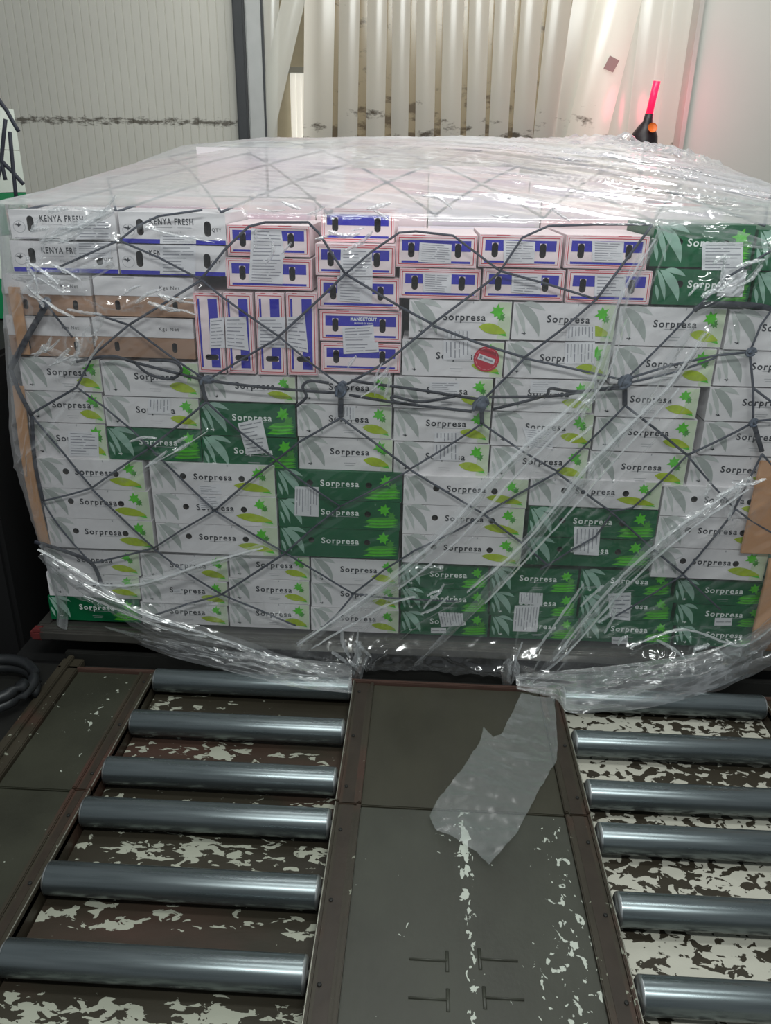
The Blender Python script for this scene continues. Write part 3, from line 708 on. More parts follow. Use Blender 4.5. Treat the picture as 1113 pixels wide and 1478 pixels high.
# ================================================================== CARTONS (photo outline, then build at the load's front)
# white cartons with navy lettering, top left
C('K1', 'k', 14, 168, 303, 346, 'white carton with navy KENYA FRESH lettering, top left corner of the load')
C('K2', 'k', 17, 170, 348, 393, 'white carton with navy lettering and thin blue base, under the top left corner carton', bar=.14)
C('K3', 'k', 172, 326, 306, 352, 'white carton with clear KENYA FRESH lettering, second from the left on top', bar=.14)
C('K4', 'k', 172, 326, 353, 397, 'white carton with navy lettering, below the clearest KENYA FRESH carton', bar=.14)
C('t1', 't', 8, 133, 396, 455, 'brown tray carton with white band, upper one at the far left edge')
C('t2', 't', 136, 281, 399, 457, 'brown tray carton with white band, upper one beside the upright blue-barred cartons')
C('t3', 't', 12, 133, 456, 514, 'brown tray carton with white band, lower one at the far left edge')
C('t4', 't', 136, 281, 458, 516, 'brown tray carton with Kgs Net on its white band, lower one of the right pair')
# blue barred
C('M1', 'm', 327, 448, 324, 370, 'blue-barred carton with a large white label, left end of the top row')
C('M2', 'm', 326, 451, 372, 418, 'blue-barred carton directly above the four upright cartons')
C('V1', 'v', 282, 323, 422, 538, 'blue-barred carton on end, leftmost of the four upright ones', dy=-.01)
C('V2', 'v', 325, 367, 422, 539, 'blue-barred carton on end, second from left of the four upright ones', dy=-.01)
C('V3', 'v', 370, 412, 422, 541, 'blue-barred carton on end, third from left of the four upright ones', dy=-.01)
C('V4', 'v', 414, 459, 422, 541, 'blue-barred carton on end, rightmost of the four upright ones', dy=-.01)
C('M3', 'm', 455, 571, 352, 398, 'blue-barred carton with tall label under the set-back top carton')
C('M4', 'm', 458, 577, 400, 447, 'blue-barred carton directly above the one lettered MANGETOUT')
C('M5', 'm', 461, 580, 448, 493, 'blue-barred carton with white MANGETOUT lettering', word=True)
C('M6', 'm', 463, 579, 495, 537, 'blue-barred carton directly below the one lettered MANGETOUT')
C('M0', 'm', 463, 570, 300, 350, 'pale blue-barred carton set back on top of the load centre', dy=.06)
C('M7', 'm', 571, 689, 338, 386, 'blue-barred carton, upper of the pair nearest the load centre')
C('M8', 'm', 691, 812, 338, 386, 'blue-barred carton, upper of the middle pair in the right-hand rows')
C('M9', 'm', 815, 936, 339, 388, 'blue-barred carton, upper one next to the green top cartons')
C('M10', 'm', 576, 694, 387, 431, 'blue-barred carton, lower of the pair nearest the load centre')
C('M11', 'm', 696, 815, 388, 433, 'blue-barred carton with a white sleeve label, lower of the middle pair')
C('M12', 'm', 817, 940, 389, 438, 'blue-barred carton, lower one next to the green top cartons')
# green top right
C('G1', 'G', 941, 1088, 323, 386, 'green carton with big pale leaves, upper left one at the top right')
C('G2', 'G', 943, 1084, 388, 441, 'green carton with pale leaves, lower left one at the top right')
C('G3', 'G', 1090, 1235, 332, 392, 'green carton cut by the photo edge, upper one at the top right')
C('G4', 'G', 1086, 1230, 393, 447, 'green carton cut by the photo edge, lower one at the top right')
# white leaf print, five rows on the right
R1 = [('S1', 590, 738, 433, 489), ('S2', 739, 889, 437, 492), ('S3', 891, 1046, 443, 500), ('S4', 1048, 1200, 448, 506)]
R2 = [('S5', 580, 727, 491, 543), ('S6', 728, 880, 494, 546), ('S7', 882, 1031, 501, 556), ('S8', 1033, 1188, 507, 559)]
R3 = [('S9', 568, 711, 544, 590), ('S10', 713, 857, 547, 594), ('S11', 859, 1008, 557, 602), ('S12', 1020, 1172, 560, 609)]
R4 = [('S13', 568, 708, 591, 638), ('S14', 709, 856, 595, 645), ('S15', 857, 1004, 603, 652), ('S16', 1012, 1162, 610, 658)]
R5 = [('S17', 568, 706, 639, 686), ('S18', 707, 848, 646, 692), ('S19', 849, 991, 653, 701), ('S20', 994, 1132, 659, 704)]
cn = ['first', 'second', 'third', 'fourth']
rn = ['top row', 'second row', 'third row', 'fourth row', 'fifth row']
for ri, row in enumerate((R1, R2, R3, R4, R5)):
    for ci, (k, a, b_, c_, d_) in enumerate(row):
        lb = {'S5': 'white leaf-print carton bearing the round red sticker', 'S9': 'white leaf-print carton just below the one with the red sticker',
              'S14': 'white leaf-print carton bearing the crooked white paper label, right of centre'}.get(k,
              'white leaf-print carton, %s from left in the %s below the blue-barred rows' % (cn[ci], rn[ri]))
        C(k, 'w', a, b_, c_, d_, lb)
# left-centre small rows
C('L1', 'w', 295, 427, 541, 580, 'white leaf-print carton squeezed under the upright blue-barred cartons')
C('L2', 'w', 429, 566, 541, 583, 'white leaf-print carton half hidden by the knotted net below MANGETOUT')
C('L3', 'w', 429, 566, 584, 631, 'white leaf-print carton with narrow label, right of the green pair')
C('L4', 'w', 431, 567, 632, 679, 'white leaf-print carton directly on top of the green three-high stack')
C('Gr1', 'g', 290, 427, 582, 629, 'green carton with a tilted paper label, upper of the green pair')
C('Gr2', 'g', 292, 430, 630, 678, 'green carton, lower of the green pair left of centre')
C('P1', 'w', 30, 146, 516, 564, 'white leaf-print carton at the far left, directly under the brown trays')
C('P2', 'w', 148, 288, 521, 572, 'white leaf-print carton under the brown tray, left of the upright cartons')
C('P3', 'w', 38, 149, 565, 610, 'white leaf-print carton, second layer under the brown trays at far left')
C('P4', 'w', 151, 288, 573, 617, 'white leaf-print carton directly above the single flat green carton')
C('P5', 'w', 45, 154, 611, 661, 'white leaf-print carton with wide label, left of the single green carton')
C('P6', 'g', 156, 291, 618, 664, 'green carton lying alone in the left part of the load')
pos3 = ['top', 'middle', 'bottom']
def triple(keys, kinds, x0s, x1s, ys, desc, dy=-.012, col=None):
    for i in range(3):
        cc = 'green' if kinds[i] in 'Gg' else 'white leaf-print'
        C(keys[i], kinds[i], x0s[i], x1s[i], ys[i], ys[i+1], '%s carton with round holes, %s of %s' % (cc, pos3[i], desc), dy=dy)
triple(('Q1', 'Q2', 'Q3'), 'WWW', (55, 62, 70), (208, 216, 222), (663, 706, 749, 792), 'the three at the far left')
triple(('Q4', 'Q5', 'Q6'), 'WWW', (217, 222, 227), (397, 400, 402), (669, 714, 757, 799), 'the three left of the green stack')
triple(('Q7', 'Q8', 'Q9'), 'GGG', (399, 402, 404), (581, 578, 576), (680, 722, 763, 805), 'the green three-high stack')
triple(('T1', 'T2', 'T3'), 'WWW', (582, 581, 580), (762, 757, 753), (688, 730, 773, 814), 'the three right of the green stack')
C('T4', 'W', 764, 955, 693, 733, 'white leaf-print carton with round holes lying on two green ones', dy=-.012)
C('T5', 'G', 762, 948, 734, 776, 'green carton with round holes and large label, right of centre', dy=-.012)
C('T6', 'G', 760, 941, 777, 818, 'green carton with round holes, under the large-label green one', dy=-.012)
triple(('T7', 'T8', 'T9'), 'WWW', (955, 947, 941), (1130, 1118, 1106), (703, 747, 792, 835), 'the three at the right edge')
# bottom three rows
bt = [('white', 'w', 66, 202, 793, 828, 862, 897, 'far left column'), ('white', 'w', 204, 329, 800, 837, 871, 905, 'second column from left'),
      ('white', 'w', 331, 447, 801, 836, 870, 906, 'third column from left'), ('white', 'w', 449, 576, 806, 843, 878, 912, 'fourth column, left of the green ones'),
      ('green', 'g', 578, 705, 815, 849, 883, 918, 'first green column'), ('green', 'g', 707, 834, 819, 855, 890, 926, 'second green column'),
      ('green', 'g', 836, 971, 823, 860, 895, 931, 'third green column'), ('green', 'g', 973, 1106, 838, 873, 905, 938, 'last green column at right'),
      ('green', 'g', 1107, 1146, 841, 876, 908, 940, 'cut-off column past the board')]
for ci, (cc, kd, a, b_, y0, y1, y2, y3, dsc) in enumerate(bt):
    ys = (y0, y1, y2, y3)
    for i in range(3):
        k2, c2 = (kd, cc)
        if ci == 0 and i == 2: k2, c2 = 'g', 'green'
        C('B%d%d' % (ci, i), k2, a+(i*3 if ci == 0 else 0), b_, ys[i], ys[i+1], '%s leaf-print carton, %s of the bottom three, %s' % (c2, pos3[i], dsc), dy=.004)

# cartons further back: supporting columns and the visible top tiers
LILAC = mat('carton_lid_pale', (226, 216, 226), .55, var=.05)
PINKT = mat('carton_lid_pink', (226, 150, 160), .55, var=.1)
def plain(x0, x1, y0, y1, z0, z1, lid, stripe, label, grp):
    b = MB(); w_ = x1-x0-.006
    b.box(-w_/2, w_/2, 0, y1-y0-.006, 0, z1-z0-.003, WHITE if lid is not LILAC else CREAM)
    stripe = LILAC
    hh = z1-z0
    b.rect(-w_/2+.02, w_/2-.02, hh*.55, hh*.8, -.0006, stripe); b.rect(-w_/2+.02, w_/2-.02, hh*.12, hh*.2, -.0006, stripe)
    zt = hh-.003+.0006
    b.add([(-w_/2+.01, .01, zt), (w_/2-.01, .01, zt), (w_/2-.01, y1-y0-.016, zt), (-w_/2+.01, y1-y0-.016, zt)], [(0, 1, 2, 3)], lid)
    b.add([(-w_/2, (y1-y0)/2-.02, zt+.0006), (w_/2, (y1-y0)/2-.02, zt+.0006), (w_/2, (y1-y0)/2+.02, zt+.0006), (-w_/2, (y1-y0)/2+.02, zt+.0006)], [(0, 1, 2, 3)], TAPE)
    o = b.build('plain_carton', None, ((x0+x1)/2, y0, z0)); tag(o, label, 'carton', grp); return o
colx = [-1.50, -1.0, -.5, 0, .5, 1.0, 1.48]
ranks = [(3.22, 3.72, 1.70), (3.73, 4.23, 1.80), (4.24, 4.74, 1.88), (4.75, 5.16, 1.92)]
names = ['second', 'third', 'fourth', 'rearmost']
tops = {(1, 0): LILAC, (2, 0): PINKT, (4, 0): PINKT}
for ri, (ya, yb, zt) in enumerate(ranks):
    for ci in range(6):
        xa, xb = colx[ci], colx[ci+1]
        dz = [(-.10), -.02, .03, .05, .02, -.08][ci]
        ztop = zt+dz*(1 if ri else .2)
        if ri == 2 and ci < 3: ztop = 1.798
        zz = [.132, .66, 1.19, ztop-.16]
        for k in range(3):
            plain(xa, xb, ya, yb, zz[k], zz[k+1], LILAC, LGREY, 'plain supporting carton hidden inside the %s rank of the load' % names[ri], 'hidden supporting cartons in the %s rank' % names[ri])
        plain(xa, xb, ya, yb, ztop-.16, ztop, [LILAC, PINKT, LILAC, LILAC, PINKT, LILAC][(ci+ri) % 6], BLUE if ri < 2 else LGREY,
              'pale carton under the film top, %s rank back, %s from the left' % (names[ri], ['first', 'second', 'third', 'fourth', 'fifth', 'sixth'][ci]), 'pale cartons on top under the film')
# two clean white cartons on the rear top
for (xa, xb, nm) in ((-1.17, -.82, 'left'), (-.81, -.42, 'right')):
    plain(xa, xb, 4.26, 4.7, 1.802, 2.03, WHITE, STICK, 'plain white carton on the film-covered top, %s one of the rear pair' % nm, 'white cartons on the rear top')

# corner boards
CB = mat('corner_board', (196, 150, 112), .7, var=.08)
def board(x, y, z0, z1, label, lean=0.0, sgn=1, bend=None):
    b = MB(); t = .006; w_ = .06
    w_ = .042; prof = [(0, 0), (sgn*w_, 0), (sgn*w_, t), (sgn*t, t), (sgn*t, w_), (0, w_)]
    n = 12; vs = []; fs = []
    for j in range(n+1):
        z = z0+(z1-z0)*j/n; off = lean*(j/n)+(bend or 0)*math.sin(math.pi*j/n)
        for p in prof: vs.append((p[0]+off, p[1], z))
    for j in range(n):
        for k in range(6): q = (k+1) % 6; fs.append((j*6+k, j*6+q, (j+1)*6+q, (j+1)*6+k))
    fs += [tuple(range(6)), tuple(n*6+k for k in range(6))]
    if sgn < 0: fs = [f[::-1] for f in fs]
    b.add(vs, fs, CB); o = b.build('corner_board', None, (x, y, 0)); tag(o, label, 'corner board', 'brown cardboard corner boards'); return o
board(-1.53, 2.808, .50, 1.16, 'tan cardboard corner board on the left edge of the load, lower one', bend=-.015)
p = on_y(5, 470, 2.8); board(-1.485, 2.808, 1.28, 1.52, 'tan cardboard corner board on the left edge of the load, upper one')
p = on_y(1085, 725, 2.79); q = on_y(1085, 800, 2.79); q2 = on_y(1110, 650, 2.79)
b = MB(); b.bbox(p.x, p.x+.30, 2.793, 2.800, q.z, on_y(1090, 665, 2.79).z, CB, .003); tag(b.build('corner_board'), 'brown cardboard board at the right edge beside the white three-high stack', 'corner board', 'brown cardboard corner boards')
b = MB(); pts = [on_y(x_, y_, 2.785) for x_, y_ in ((1108, 805), (1103, 830), (1093, 870), (1085, 905), (1080, 938))]
b.tube([(p.x+.055, p.y, p.z) for p in pts], .05, CB, 8, .10); tag(b.build('corner_board'), 'brown cardboard board bending down the lower right edge of the load', 'corner board', 'brown cardboard corner boards')

# ------------------------------------------------------------------ stickers
def sticker(key, pts, lines=5, vert=False, m=None, nm='paper_label', text=LGREY, label=None):
    o, Y, Z = STACK[key]; Yl = Y-.0026; b = MB()
    P = [on_y(a, c_, Yl) for a, c_ in pts]
    b.poly([(p.x, p.z) for p in P], Yl, m or STICK)
    A, B, Cc, D = P; lines = int(lines*1.7) if lines > 1 else 1
    for i in range(lines):
        t = (i+.8)/(lines+.6); n = random.randint(1, 2); s0 = .08
        for k in range(n):
            s1 = min(.94, s0+random.uniform(.3, .5)*(1.6 if n == 1 else 1))
            th_ = .26/(lines+.6)
            def q(s, tt):
                if vert: s, tt = tt, s
                a = A.lerp(B, s); c_ = D.lerp(Cc, s); v = a.lerp(c_, tt); return (v.x, Yl-.0005, v.z)
            quad = [q(s0, t+th_*.5), q(s1, t+th_*.5), q(s1, t-th_*.5), q(s0, t-th_*.5)]
            if vert: quad = quad[::-1]
            b.add(quad, [(0, 1, 2, 3)], text)
            s0 = s1+.06
            if s0 > .8: break
    s = b.build(nm); s.parent = o; s.matrix_parent_inverse = Matrix.Translation(-o.location)
    if label: s['label'] = label
    return s
STK = mat('label_grey_print', (150, 150, 158), .5)
for (k, pts, n, v) in [
    ('Gr1', [(343, 611), (378, 604), (389, 653), (356, 657)], 5, 0), ('Q7', [(426, 702), (460, 703), (460, 746), (425, 744)], 5, 1),
    ('B51', [(751, 832), (785, 832), (783, 874), (749, 871)], 5, 1), ('B52', [(743, 874), (779, 873), (775, 912), (740, 911)], 5, 1),
    ('B42', [(630, 871), (666, 870), (670, 903), (637, 905)], 5, 1), ('T5', [(829, 760), (867, 760), (864, 802), (828, 800)], 4, 1),
    ('B61', [(878, 857), (911, 855), (910, 896), (880, 893)], 4, 0), ('G1', [(1014, 350), (1073, 350), (1072, 390), (1013, 390)], 5, 0),
    ('M1', [(363, 329), (406, 332), (411, 372), (361, 372)], 5, 0), ('M2', [(361, 372), (409, 372), (408, 410), (359, 408)], 5, 0),
    ('M3', [(492, 358), (537, 360), (538, 399), (491, 399)], 5, 0), ('M4', [(487, 399), (538, 399), (537, 438), (487, 434)], 5, 0),
    ('M5', [(494, 472), (539, 469), (541, 494), (495, 494)], 3, 0), ('M6', [(495, 494), (546, 494), (547, 508), (496, 511)], 2, 0),
    ('V1', [(303, 460), (323, 458), (325, 502), (303, 503)], 5, 0), ('V2', [(325, 458), (355, 457), (359, 506), (326, 502)], 5, 0),
    ('V3', [(372, 458), (412, 458), (412, 502), (373, 501)], 5, 0), ('V4', [(414, 458), (440, 455), (445, 509), (414, 502)], 5, 0),
    ('M7', [(606, 350), (652, 353), (651, 380), (604, 378)], 5, 0), ('M10', [(610, 394), (652, 396), (651, 423), (611, 421)], 5, 0),
    ('M8', [(727, 347), (773, 349), (771, 380), (727, 379)], 5, 0), ('M11', [(739, 397), (782, 397), (780, 425), (738, 422)], 4, 0),
    ('M9', [(855, 348), (901, 350), (899, 379), (855, 378)], 5, 0), ('M12', [(859, 396), (903, 397), (902, 428), (858, 427)], 4, 0),
    ('S1', [(641, 477), (679, 477), (679, 489), (641, 489)], 4, 1), ('S5', [(640, 491), (680, 491), (680, 519), (640, 519)], 4, 1),
    ('S2', [(818, 470), (859, 470), (859, 492), (817, 492)], 5, 1), ('S6', [(816, 494), (859, 494), (858, 525), (815, 525)], 5, 1),
    ('S13', [(627, 624), (662, 624), (662, 638), (627, 638)], 4, 1), ('S17', [(626, 640), (662, 640), (662, 665), (626, 664)], 4, 1),
    ('S14', [(754, 617), (801, 622), (796, 658), (766, 652)], 6, 0), ('S9', [(620, 551), (663, 551), (662, 568), (620, 566)], 3, 0),
    ('S10', [(766, 549), (808, 549), (806, 568), (765, 567)], 3, 0), ('P4', [(214, 575), (246, 575), (246, 597), (213, 597)], 4, 1),
    ('P5', [(98, 622), (142, 624), (143, 659), (99, 658)], 5, 0), ('L3', [(485, 586), (513, 587), (513, 606), (485, 606)], 4, 1),
    ('K1', [(112, 317), (160, 318), (160, 345), (111, 345)], 4, 0), ('K2', [(110, 349), (160, 349), (160, 372), (110, 372)], 4, 0),
    ('K3', [(231, 338), (283, 340), (283, 352), (231, 352)], 2, 0), ('K4', [(231, 354), (283, 354), (282, 396), (231, 395)], 5, 0),
    ('Q4', [(286, 701), (318, 699), (320, 713), (288, 714)], 3, 0), ('Q5', [(286, 716), (318, 716), (318, 733), (288, 735)], 4, 0)]:
    sticker(k, pts, n, bool(v), text=STK)
for (k, pts) in [('B42', [(622, 906), (644, 906), (644, 914), (622, 914)]), ('B62', [(883, 919), (906, 920), (906, 930), (883, 929)]), ('B71', [(1032, 892), (1057, 892), (1056, 903), (1031, 903)]),
                 ('B11', [(250, 850), (262, 850), (262, 856), (250, 856)])]:
    sticker(k, pts, 1, text=LGREY)
# crumpled bright label on the lower green carton
o, Y, Z = STACK['G2']; b = MB(); p = on_y(1056, 408, Y-.004); n = 8; vs = []; fs = []
for j in range(n+1):
    for i in range(n+1):
        vs.append((p.x+(i/n-.5)*.085, Y-.006-.012*abs(noise.noise(Vector((i*.7, j*.7, 2)))), p.z+(j/n-.5)*.09))
for j in range(n):
    for i in range(n): q = j*(n+1)+i; fs.append((q, q+1, q+n+2, q+n+1))
b.add(vs, fs, STICK); s = b.build('crumpled_label'); s.parent = o; s.matrix_parent_inverse = Matrix.Translation(-o.location)
# round red sticker
o, Y, Z = STACK['S5']; c = on_y(702, 518, Y); b = MB(); R = .0455
b.lathe([(0, 0), (0, R)], (c.x, Y-.0036, c.z), (0, -1, 0), REDS, 36)
ring = oval(c.x, c.z, R*.86, R*.86, 36); rin = oval(c.x, c.z, R*.83, R*.83, 36)
for i in range(36):
    if i % 3 == 0: continue
    j = (i+1) % 36; b.add([(ring[i][0], Y-.0040, ring[i][1]), (ring[j][0], Y-.0040, ring[j][1]), (rin[j][0], Y-.0040, rin[j][1]), (rin[i][0], Y-.0040, rin[i][1])], [(0, 1, 2, 3)], PINK)
a = -.32; cc, ss = math.cos(a), math.sin(a)
def rq(u0, u1, v0, v1, y, m): b.add([(c.x+u*cc-v*ss, y, c.z+u*ss+v*cc) for u, v in ((u0, v0), (u1, v0), (u1, v1), (u0, v1))], [(0, 1, 2, 3)], m)
rq(-.031, .031, -.010, .010, Y-.0042, STICK); rq(-.026, -.016, -.005, .006, Y-.0046, STK); rq(-.010, .024, -.003, .003, Y-.0046, STK)
s = b.build('round_sticker'); s.parent = o; s.matrix_parent_inverse = Matrix.Translation(-o.location); s['label'] = 'round red sticker with a white tag'

# ================================================================== CARGO NET
YN = YF-.034
net = empty('cargo_net', (0, YN, 1.0)); tag(net, 'dark grey diamond-mesh cargo net drawn over the cartons under the film', 'cargo net')
invn = Matrix.Translation((0, -YN, -1.0))
def cord(pts, r=.0042, m=CORD, flat=.9, nm='cord', parent=net, inv_=invn, Y=None, sub=5):
    P = [on_y(a, c_, Y or YN) for a, c_ in pts]; Q = []
    for i in range(len(P)-1):
        for k in range(sub):
            t = k/sub; Q.append(P[i].lerp(P[i+1], t)+Vector((0, -.002*math.sin(math.pi*t), 0)))
    Q.append(P[-1]); b = MB(); b.tube(Q, r, m, 6, flat); o = b.build(nm)
    if parent: o.parent = parent; o.matrix_parent_inverse = inv_
    return o
def smooth_px(pts, n=6):
    out = []
    for i in range(len(pts)-1):
        p0 = pts[max(i-1, 0)]; p1 = pts[i]; p2 = pts[i+1]; p3 = pts[min(i+2, len(pts)-1)]
        for k in range(n):
            t = k/n
            out.append(tuple(.5*((2*p1[d])+(-p0[d]+p2[d])*t+(2*p0[d]-5*p1[d]+4*p2[d]-p3[d])*t*t+(-p0[d]+3*p1[d]-3*p2[d]+p3[d])*t**3) for d in (0, 1)))
    out.append(pts[-1]); return out
cords = [
 [(84, 386), (172, 347), (199, 326), (229, 312), (292, 303)], [(105, 487), (67, 439)],
 [(172, 347), (230, 372), (291, 404)], [(291, 404), (320, 428), (403, 486)], [(403, 486), (446, 522), (492, 556)],
 [(291, 402), (325, 360), (359, 327), (383, 321), (445, 321), (460, 336), (498, 395)], [(498, 395), (578, 443)], [(578, 443), (625, 468)],
 [(291, 404), (240, 436), (186, 469)], [(186, 469), (135, 512), (110, 560)], [(135, 452), (186, 469)], [(186, 469), (243, 512), (298, 549)],
 [(403, 487), (350, 518), (303, 546)], [(403, 485), (450, 442), (498, 396)], [(498, 396), (537, 363), (576, 336), (600, 334), (654, 340), (687, 365), (722, 391)],
 [(722, 391), (790, 410), (861, 432)], [(722, 391), (754, 343), (792, 326), (860, 324), (942, 324)], [(722, 392), (706, 406), (625, 467)],
 [(625, 467), (560, 521), (500, 555)], [(625, 470), (690, 495), (757, 516)], [(757, 516), (813, 474), (861, 432)], [(861, 432), (900, 380), (942, 324)],
 [(757, 517), (813, 529), (903, 549)], [(757, 517), (730, 545), (696, 578)], [(906, 545), (955, 497), (1002, 448)], [(1002, 448), (1050, 400), (1113, 362)],
 [(911, 545), (965, 528), (1034, 513), (1082, 508)], [(911, 552), (975, 537), (1034, 516)], [(1082, 508), (1098, 470), (1125, 430)],
 [(1082, 508), (1087, 560), (1087, 608)], [(1087, 560), (1120, 585)], [(1087, 608), (1130, 604)], [(1087, 610), (1045, 632), (992, 657)],
 [(1100, 655), (1082, 690), (1061, 733)], [(1100, 655), (1130, 690)], [(1061, 734), (1085, 752), (1130, 778)], [(1061, 734), (1028, 700), (992, 657)],
 [(992, 657), (950, 622), (902, 585)], [(1061, 736), (1022, 786), (986, 828)], [(986, 828), (943, 793)], [(943, 793), (912, 765), (881, 738)],
 [(881, 738), (845, 712), (804, 682)], [(992, 657), (952, 697), (913, 733), (881, 738)], [(881, 744), (860, 774), (825, 794), (780, 822)],
 [(986, 829), (1010, 852), (1040, 880)], [(986, 829), (960, 846), (905, 880), (880, 893)],
 [(695, 612), (645, 645), (592, 677)], [(592, 677), (545, 642), (492, 603)], [(592, 678), (645, 710), (698, 742)], [(698, 742), (755, 785), (790, 815)],
 [(592, 678), (545, 704), (491, 731)], [(491, 731), (450, 764), (412, 798)], [(492, 603), (432, 638), (394, 668)], [(394, 668), (356, 697), (310, 737)],
 [(310, 737), (262, 765), (222, 791)], [(310, 737), (270, 699), (190, 620)], [(310, 737), (360, 768), (412, 798)], [(412, 798), (366, 828), (320, 858)],
 [(412, 798), (462, 828), (510, 857)], [(510, 857), (560, 863), (663, 868)], [(510, 858), (488, 885), (463, 908)], [(510, 857), (555, 822), (598, 795), (655, 768), (698, 743)],
 [(698, 742), (750, 712), (804, 682)], [(804, 682), (858, 630), (902, 586)], [(697, 612), (755, 652), (804, 680)], [(491, 731), (436, 694), (389, 656)],
 [(389, 656), (340, 618), (298, 580)], [(298, 580), (255, 616), (214, 648)], [(214, 648), (172, 676), (133, 704)], [(133, 704), (100, 714), (62, 723)],
 [(133, 704), (90, 652), (46, 600)], [(133, 706), (178, 750), (222, 791)], [(222, 791), (180, 802), (132, 813)], [(222, 792), (262, 822), (320, 858)],
 [(320, 858), (270, 872), (222, 888)], [(320, 858), (374, 880), (427, 903)], [(46, 597), (80, 577), (111, 559)], [(111, 559), (150, 587), (190, 620)],
 [(62, 723), (75, 745), (100, 778), (132, 813)]]
for c_ in cords: cord(c_, r=random.uniform(.0038, .0047))
for c_, r_ in [([(67, 440), (42, 482), (15, 532)], .011), ([(492, 575), (492, 602)], .010), ([(902, 555), (902, 585)], .009), ([(1087, 608), (1100, 652)], .009),
               ([(50, 782), (92, 795), (132, 813), (147, 845)], .009), ([(695, 590), (696, 612)], .008), ([(286, 540), (298, 580)], .008), ([(1002, 448), (1020, 440), (1080, 440), (1115, 446)], .010),
               ([(15, 532), (28, 566), (46, 600)], .009), ([(46, 600), (50, 665), (62, 723)], .008)]:
    cord(smooth_px(c_), r_, CORDD, .5, 'strap', sub=1)
for i, (x_, y_, rx, rz) in enumerate([(494, 562, .026, .034), (903, 551, .028, .028), (694, 584, .034, .036), (300, 549, .030, .018), (67, 438, .022, .020), (1084, 508, .018, .014), (1088, 610, .016, .014)]):
    c = on_y(x_, y_, YN-.006); b = MB(); b.blob(c, rx*.75, .014, rz*.75, KNOT, i)
    for k in range(3):
        a = random.uniform(0, 3); pts = [(c.x+math.cos(a+t)*rx*.8, c.y-.006+math.sin(t*2)*.006, c.z+math.sin(a+t*1.3)*rz*.8) for t in np.linspace(0, 2.6, 10)]
        b.tube(pts, .006, KNOT, 6)
    o = b.build('knot'); o.parent = net; o.matrix_parent_inverse = invn
# ropes that draw the net tight, looped through the knots
ROPES = [('dark rope stretched between the two left knots of the net', [[(110, 522), (159, 514), (194, 523), (256, 539), (300, 549), (370, 558), (439, 564), (483, 567)], [(194, 523), (215, 540), (246, 547), (262, 535), (250, 522), (215, 520)]]),
         ('looped dark rope between the centre knot and the green-backed knot', [[(507, 549), (531, 553), (600, 562), (662, 572), (690, 576)], [(504, 570), (569, 581), (610, 586), (681, 594)], [(665, 570), (608, 580), (568, 572), (571, 580), (600, 584)]]),
         ('dark rope between the right-hand knots of the net', [[(706, 573), (792, 572), (845, 565), (899, 556)], [(711, 591), (784, 572), (795, 561), (830, 565), (899, 560)]]),
         ('short curled rope end hanging left of the centre knot', [[(475, 553), (448, 550), (437, 558), (442, 573), (427, 587)]])]
for lb, lines in ROPES:
    root = on_y(*lines[0][0], YN-.012); e = empty('tie_rope', root); tag(e, lb, 'rope')
    for ln in lines:
        cord(smooth_px(ln), .0056, CORDD, .6, 'strand', e, Matrix.Translation(-root), YN-.012, 1)
# net over the top of the load
def topz(y): return 1.735+.12*(y-2.83)
def roofz(x, y):
    a = 1.775+.135*(y-2.772); e_ = np.clip((np.abs(x)-1.0)/.6, 0, 1)
    a = a-.05*e_*np.clip((y-2.772)/1.5, 0, 1)
    return a+.075*np.clip(1-(x/1.6)**2, 0, 1)*np.sin(math.pi*np.clip((y-2.772)/2.47, 0, 1))**.6
def roof_pt(px_, py_):
    """photo point dropped on the sloping top of the load"""
    d = ray(px_, py_); lo, hi = 2.6/d.y, 5.4/d.y
    for _ in range(40):
        t = (lo+hi)/2; y = d.y*t; z = CAMZ+d.z*t
        if z > topz(y)+.055: lo = t
        else: hi = t
    return Vector((d.x*t, d.y*t, CAMZ+d.z*t))
nodes = {}
xs = np.linspace(-1.45, 1.5, 9)
for j in range(6):
    y = 2.86+j*.46
    for i in range(9):
        nodes[(i, j)] = Vector((xs[i]+(.18 if j % 2 else 0), y, 0))
def surf(x, y): return float(roofz(np.array(x), np.array(y)))
for (i, j), p in nodes.items():
    for di in ((0, 1) if j % 2 else (-1, 0)):
        q = nodes.get((i+di, j+1))
        if q is None: continue
        pts = []
        for k in range(9):
            t = k/8; a = p.lerp(q, t); a.z = surf(a.x, a.y)-.022; pts.append(a)
        b = MB(); b.tube(pts, .0045, CORD, 6); o = b.build('cord'); o.parent = net; o.matrix_parent_inverse = invn

# ================================================================== PLASTIC FILM
def vnoise(x, y, z, seed=0):
    """smooth numpy value noise"""
    r = np.random.RandomState(seed); T = r.rand(4096)
    xi = np.floor(x).astype(int); yi = np.floor(y).astype(int); zi = np.floor(z).astype(int)
    fx, fy, fz = x-xi, y-yi, z-zi; fx, fy, fz = [f*f*(3-2*f) for f in (fx, fy, fz)]
    def h(a, b_, c_): return T[((a*73856093) ^ (b_*19349663) ^ (c_*83492791)) & 4095]
    v = 0
    for i in (0, 1):
        for j in (0, 1):
            for k in (0, 1):
                v = v+h(xi+i, yi+j, zi+k)*(fx if i else 1-fx)*(fy if j else 1-fy)*(fz if k else 1-fz)
    return v
def ridged(x, y, z, o=4, seed=0):
    s = 0; a = 1; t = 0
    for i in range(o):
        n = 1-abs(2*vnoise(x, y, z, seed+i)-1); s = s+a*n**3; t += a; a *= .5; x, y, z = x*2.1, y*2.1, z*2.1
    return s/t

